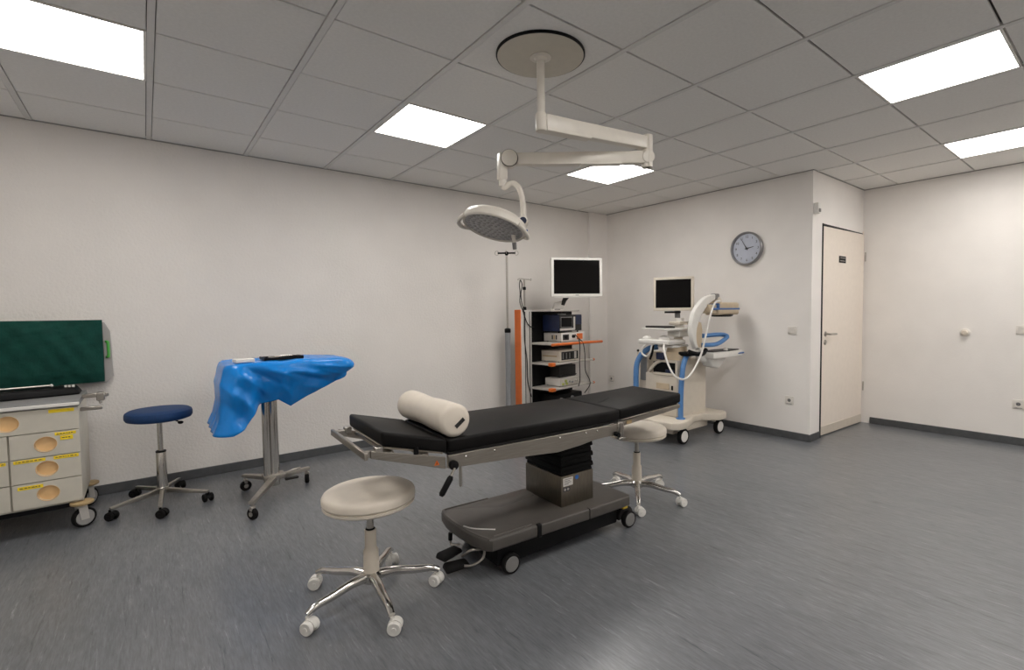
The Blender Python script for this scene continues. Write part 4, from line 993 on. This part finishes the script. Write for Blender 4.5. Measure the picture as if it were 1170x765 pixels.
# curved arm: a crescent band in a plane along x
outer = spline([P(4.519, 0, 1.456), P(4.40, 0, 1.442), P(4.300, 0, 1.410), P(4.163, 0, 1.314), P(4.104, 0, 1.212), P(4.086, 0, 1.125), P(4.104, 0, 1.013), P(4.155, 0, .920)], 6)
inner = spline([P(4.215, 0, .910), P(4.172, 0, .985), P(4.168, 0, 1.09), P(4.208, 0, 1.185), P(4.278, 0, 1.27), P(4.385, 0, 1.357), P(4.519, 0, 1.412)], 6)
poly = [(p.x, p.z) for p in outer]+[(p.x, p.z) for p in inner]
FY_ = Matrix(((1, 0, 0, 0), (0, 0, 1, 0), (0, 1, 0, 0), (0, 0, 0, 1)))
MB().prism(poly, 2.762-RY, 2.812-RY, .010, 3, FY_).build('curved_arm', 'white', t)
pi_ = [(q.x, q.z) for q in (P(4.155, 0, .93), P(4.165, 0, 1.09), P(4.205, 0, 1.19), P(4.255, 0, 1.17), P(4.275, 0, 1.10), P(4.265, 0, .925))]
MB().prism(pi_, 2.770-RY, 2.804-RY, .004, 1, FY_).build('arm_web', 'beige', t)
MB().box(4.485, 4.56, 2.755, 2.82, 1.40, 1.462, .012, 2, TO).build('arm_cap', 'greyw', t)
MB().hexa([P(4.50, 2.75, 1.36), P(4.62, 2.75, 1.36), P(4.62, 2.82, 1.36), P(4.50, 2.82, 1.36), P(4.52, 2.75, 1.425), P(4.56, 2.75, 1.43), P(4.56, 2.82, 1.43), P(4.52, 2.82, 1.425)], .01, 2).build('head_neck', 'cream', t)
uh = MB().box(4.44, 4.845, 2.70, 2.86, 1.245, 1.372, .022, 3, TO).box(4.34, 4.46, 2.72, 2.84, 1.262, 1.352, .012, 2, TO).build('upper_head', 'beige', t)
MB().box(4.36, 4.847, 2.697, 2.863, 1.296, 1.316, .004, 1, TO).build('blue_band', 'bluestripe', uh)
MB().box(4.44, 4.465, 2.695, 2.865, 1.30, 1.362, .005, 1, TO).build('blue_clip', 'bluestripe', uh)
MB().lathe([(.11, .0), (.105, -.016), (.085, -.022), (.002, -.022)], 28, TR(4.64-RX, 2.78-RY, 1.247)).build('head_window', 'dark', uh)
lh = MB().prism([(4.30-RX, 2.66-RY), (4.62-RX, 2.64-RY), (4.865-RX, 2.67-RY), (4.865-RX, 2.85-RY), (4.62-RX, 2.88-RY), (4.30-RX, 2.86-RY)], .812, .875, .016, 3).build('lower_head', 'white', t)
MB().prism([(4.36-RX, 2.70-RY), (4.60-RX, 2.68-RY), (4.84-RX, 2.70-RY), (4.84-RX, 2.83-RY), (4.60-RX, 2.85-RY), (4.36-RX, 2.83-RY)], .874, .886, .003, 1).build('head_plate', 'dark', lh)
MB().box(4.55, 4.868, 2.655, 2.865, .838, .854, .004, 1, TO).build('blue_band', 'bluestripe', lh)
MB().ball(P(4.58, 2.70, .892), .022, 12).build('head_knob', 'white', lh)
MB().hexa([P(4.36, 2.72, .73), P(4.50, 2.72, .70), P(4.50, 2.82, .70), P(4.36, 2.82, .73), P(4.30, 2.70, .815), P(4.62, 2.70, .815), P(4.62, 2.84, .815), P(4.30, 2.84, .815)], .02, 3).build('head_bracket', 'white', t)
MB().tube(spline([P(4.20, 2.785, .90), P(4.25, 2.78, .83), P(4.33, 2.78, .80)], 5), .035, 12).build('lower_joint', 'white', t)
MB().tube(spline([P(4.08, 2.80, .895), P(4.14, 2.755, .872), P(4.22, 2.735, .868), P(4.29, 2.74, .905)], 5), .022, 10).build('black_clamp', 'black', t)
MB().box(4.10, 4.20, 2.80, 2.93, .845, .885, .008, 2, TO).build('arm_mount', 'black', t)
MB().tube(spline([P(4.26, 2.775, .95), P(4.40, 2.70, .955), P(4.55, 2.69, 1.0), P(4.60, 2.70, 1.03), P(4.55, 2.75, 1.045), P(4.30, 2.785, 1.04)], 6), .022, 10).build('blue_grip', 'blue', t)
# blue push rails
MB().tube(spline([P(4.045, 2.86, .225), P(4.045, 2.86, .36), P(4.055, 2.86, .56), P(4.08, 2.86, .73), P(4.13, 2.865, .82), P(4.19, 2.88, .855), P(4.24, 2.90, .86)], 6), .026, 14).lathe([(.045, .226), (.045, .240), (.028, .246)], 18, TR(4.045-RX, 2.86-RY, 0)).build('push_rail', 'blue', t)
MB().tube(spline([P(4.00, 3.385, .225), P(4.00, 3.385, .45), P(4.00, 3.38, .70), P(4.03, 3.35, .82), P(4.08, 3.28, .90), P(4.13, 3.20, .92)], 6), .029, 14).build('push_rail', 'blue', t)
MB().tube(spline([P(4.50, 2.72, 1.385), P(4.40, 2.715, 1.36), P(4.30, 2.71, 1.21), P(4.22, 2.71, 1.0), P(4.14, 2.71, .84), P(4.02, 2.72, .70), P(3.93, 2.74, .645), P(3.86, 2.80, .68), P(3.86, 2.88, .80), P(3.90, 2.95, .92), P(3.97, 3.0, .965)], 8), .0095, 10).build('white_cable', 'white', t)
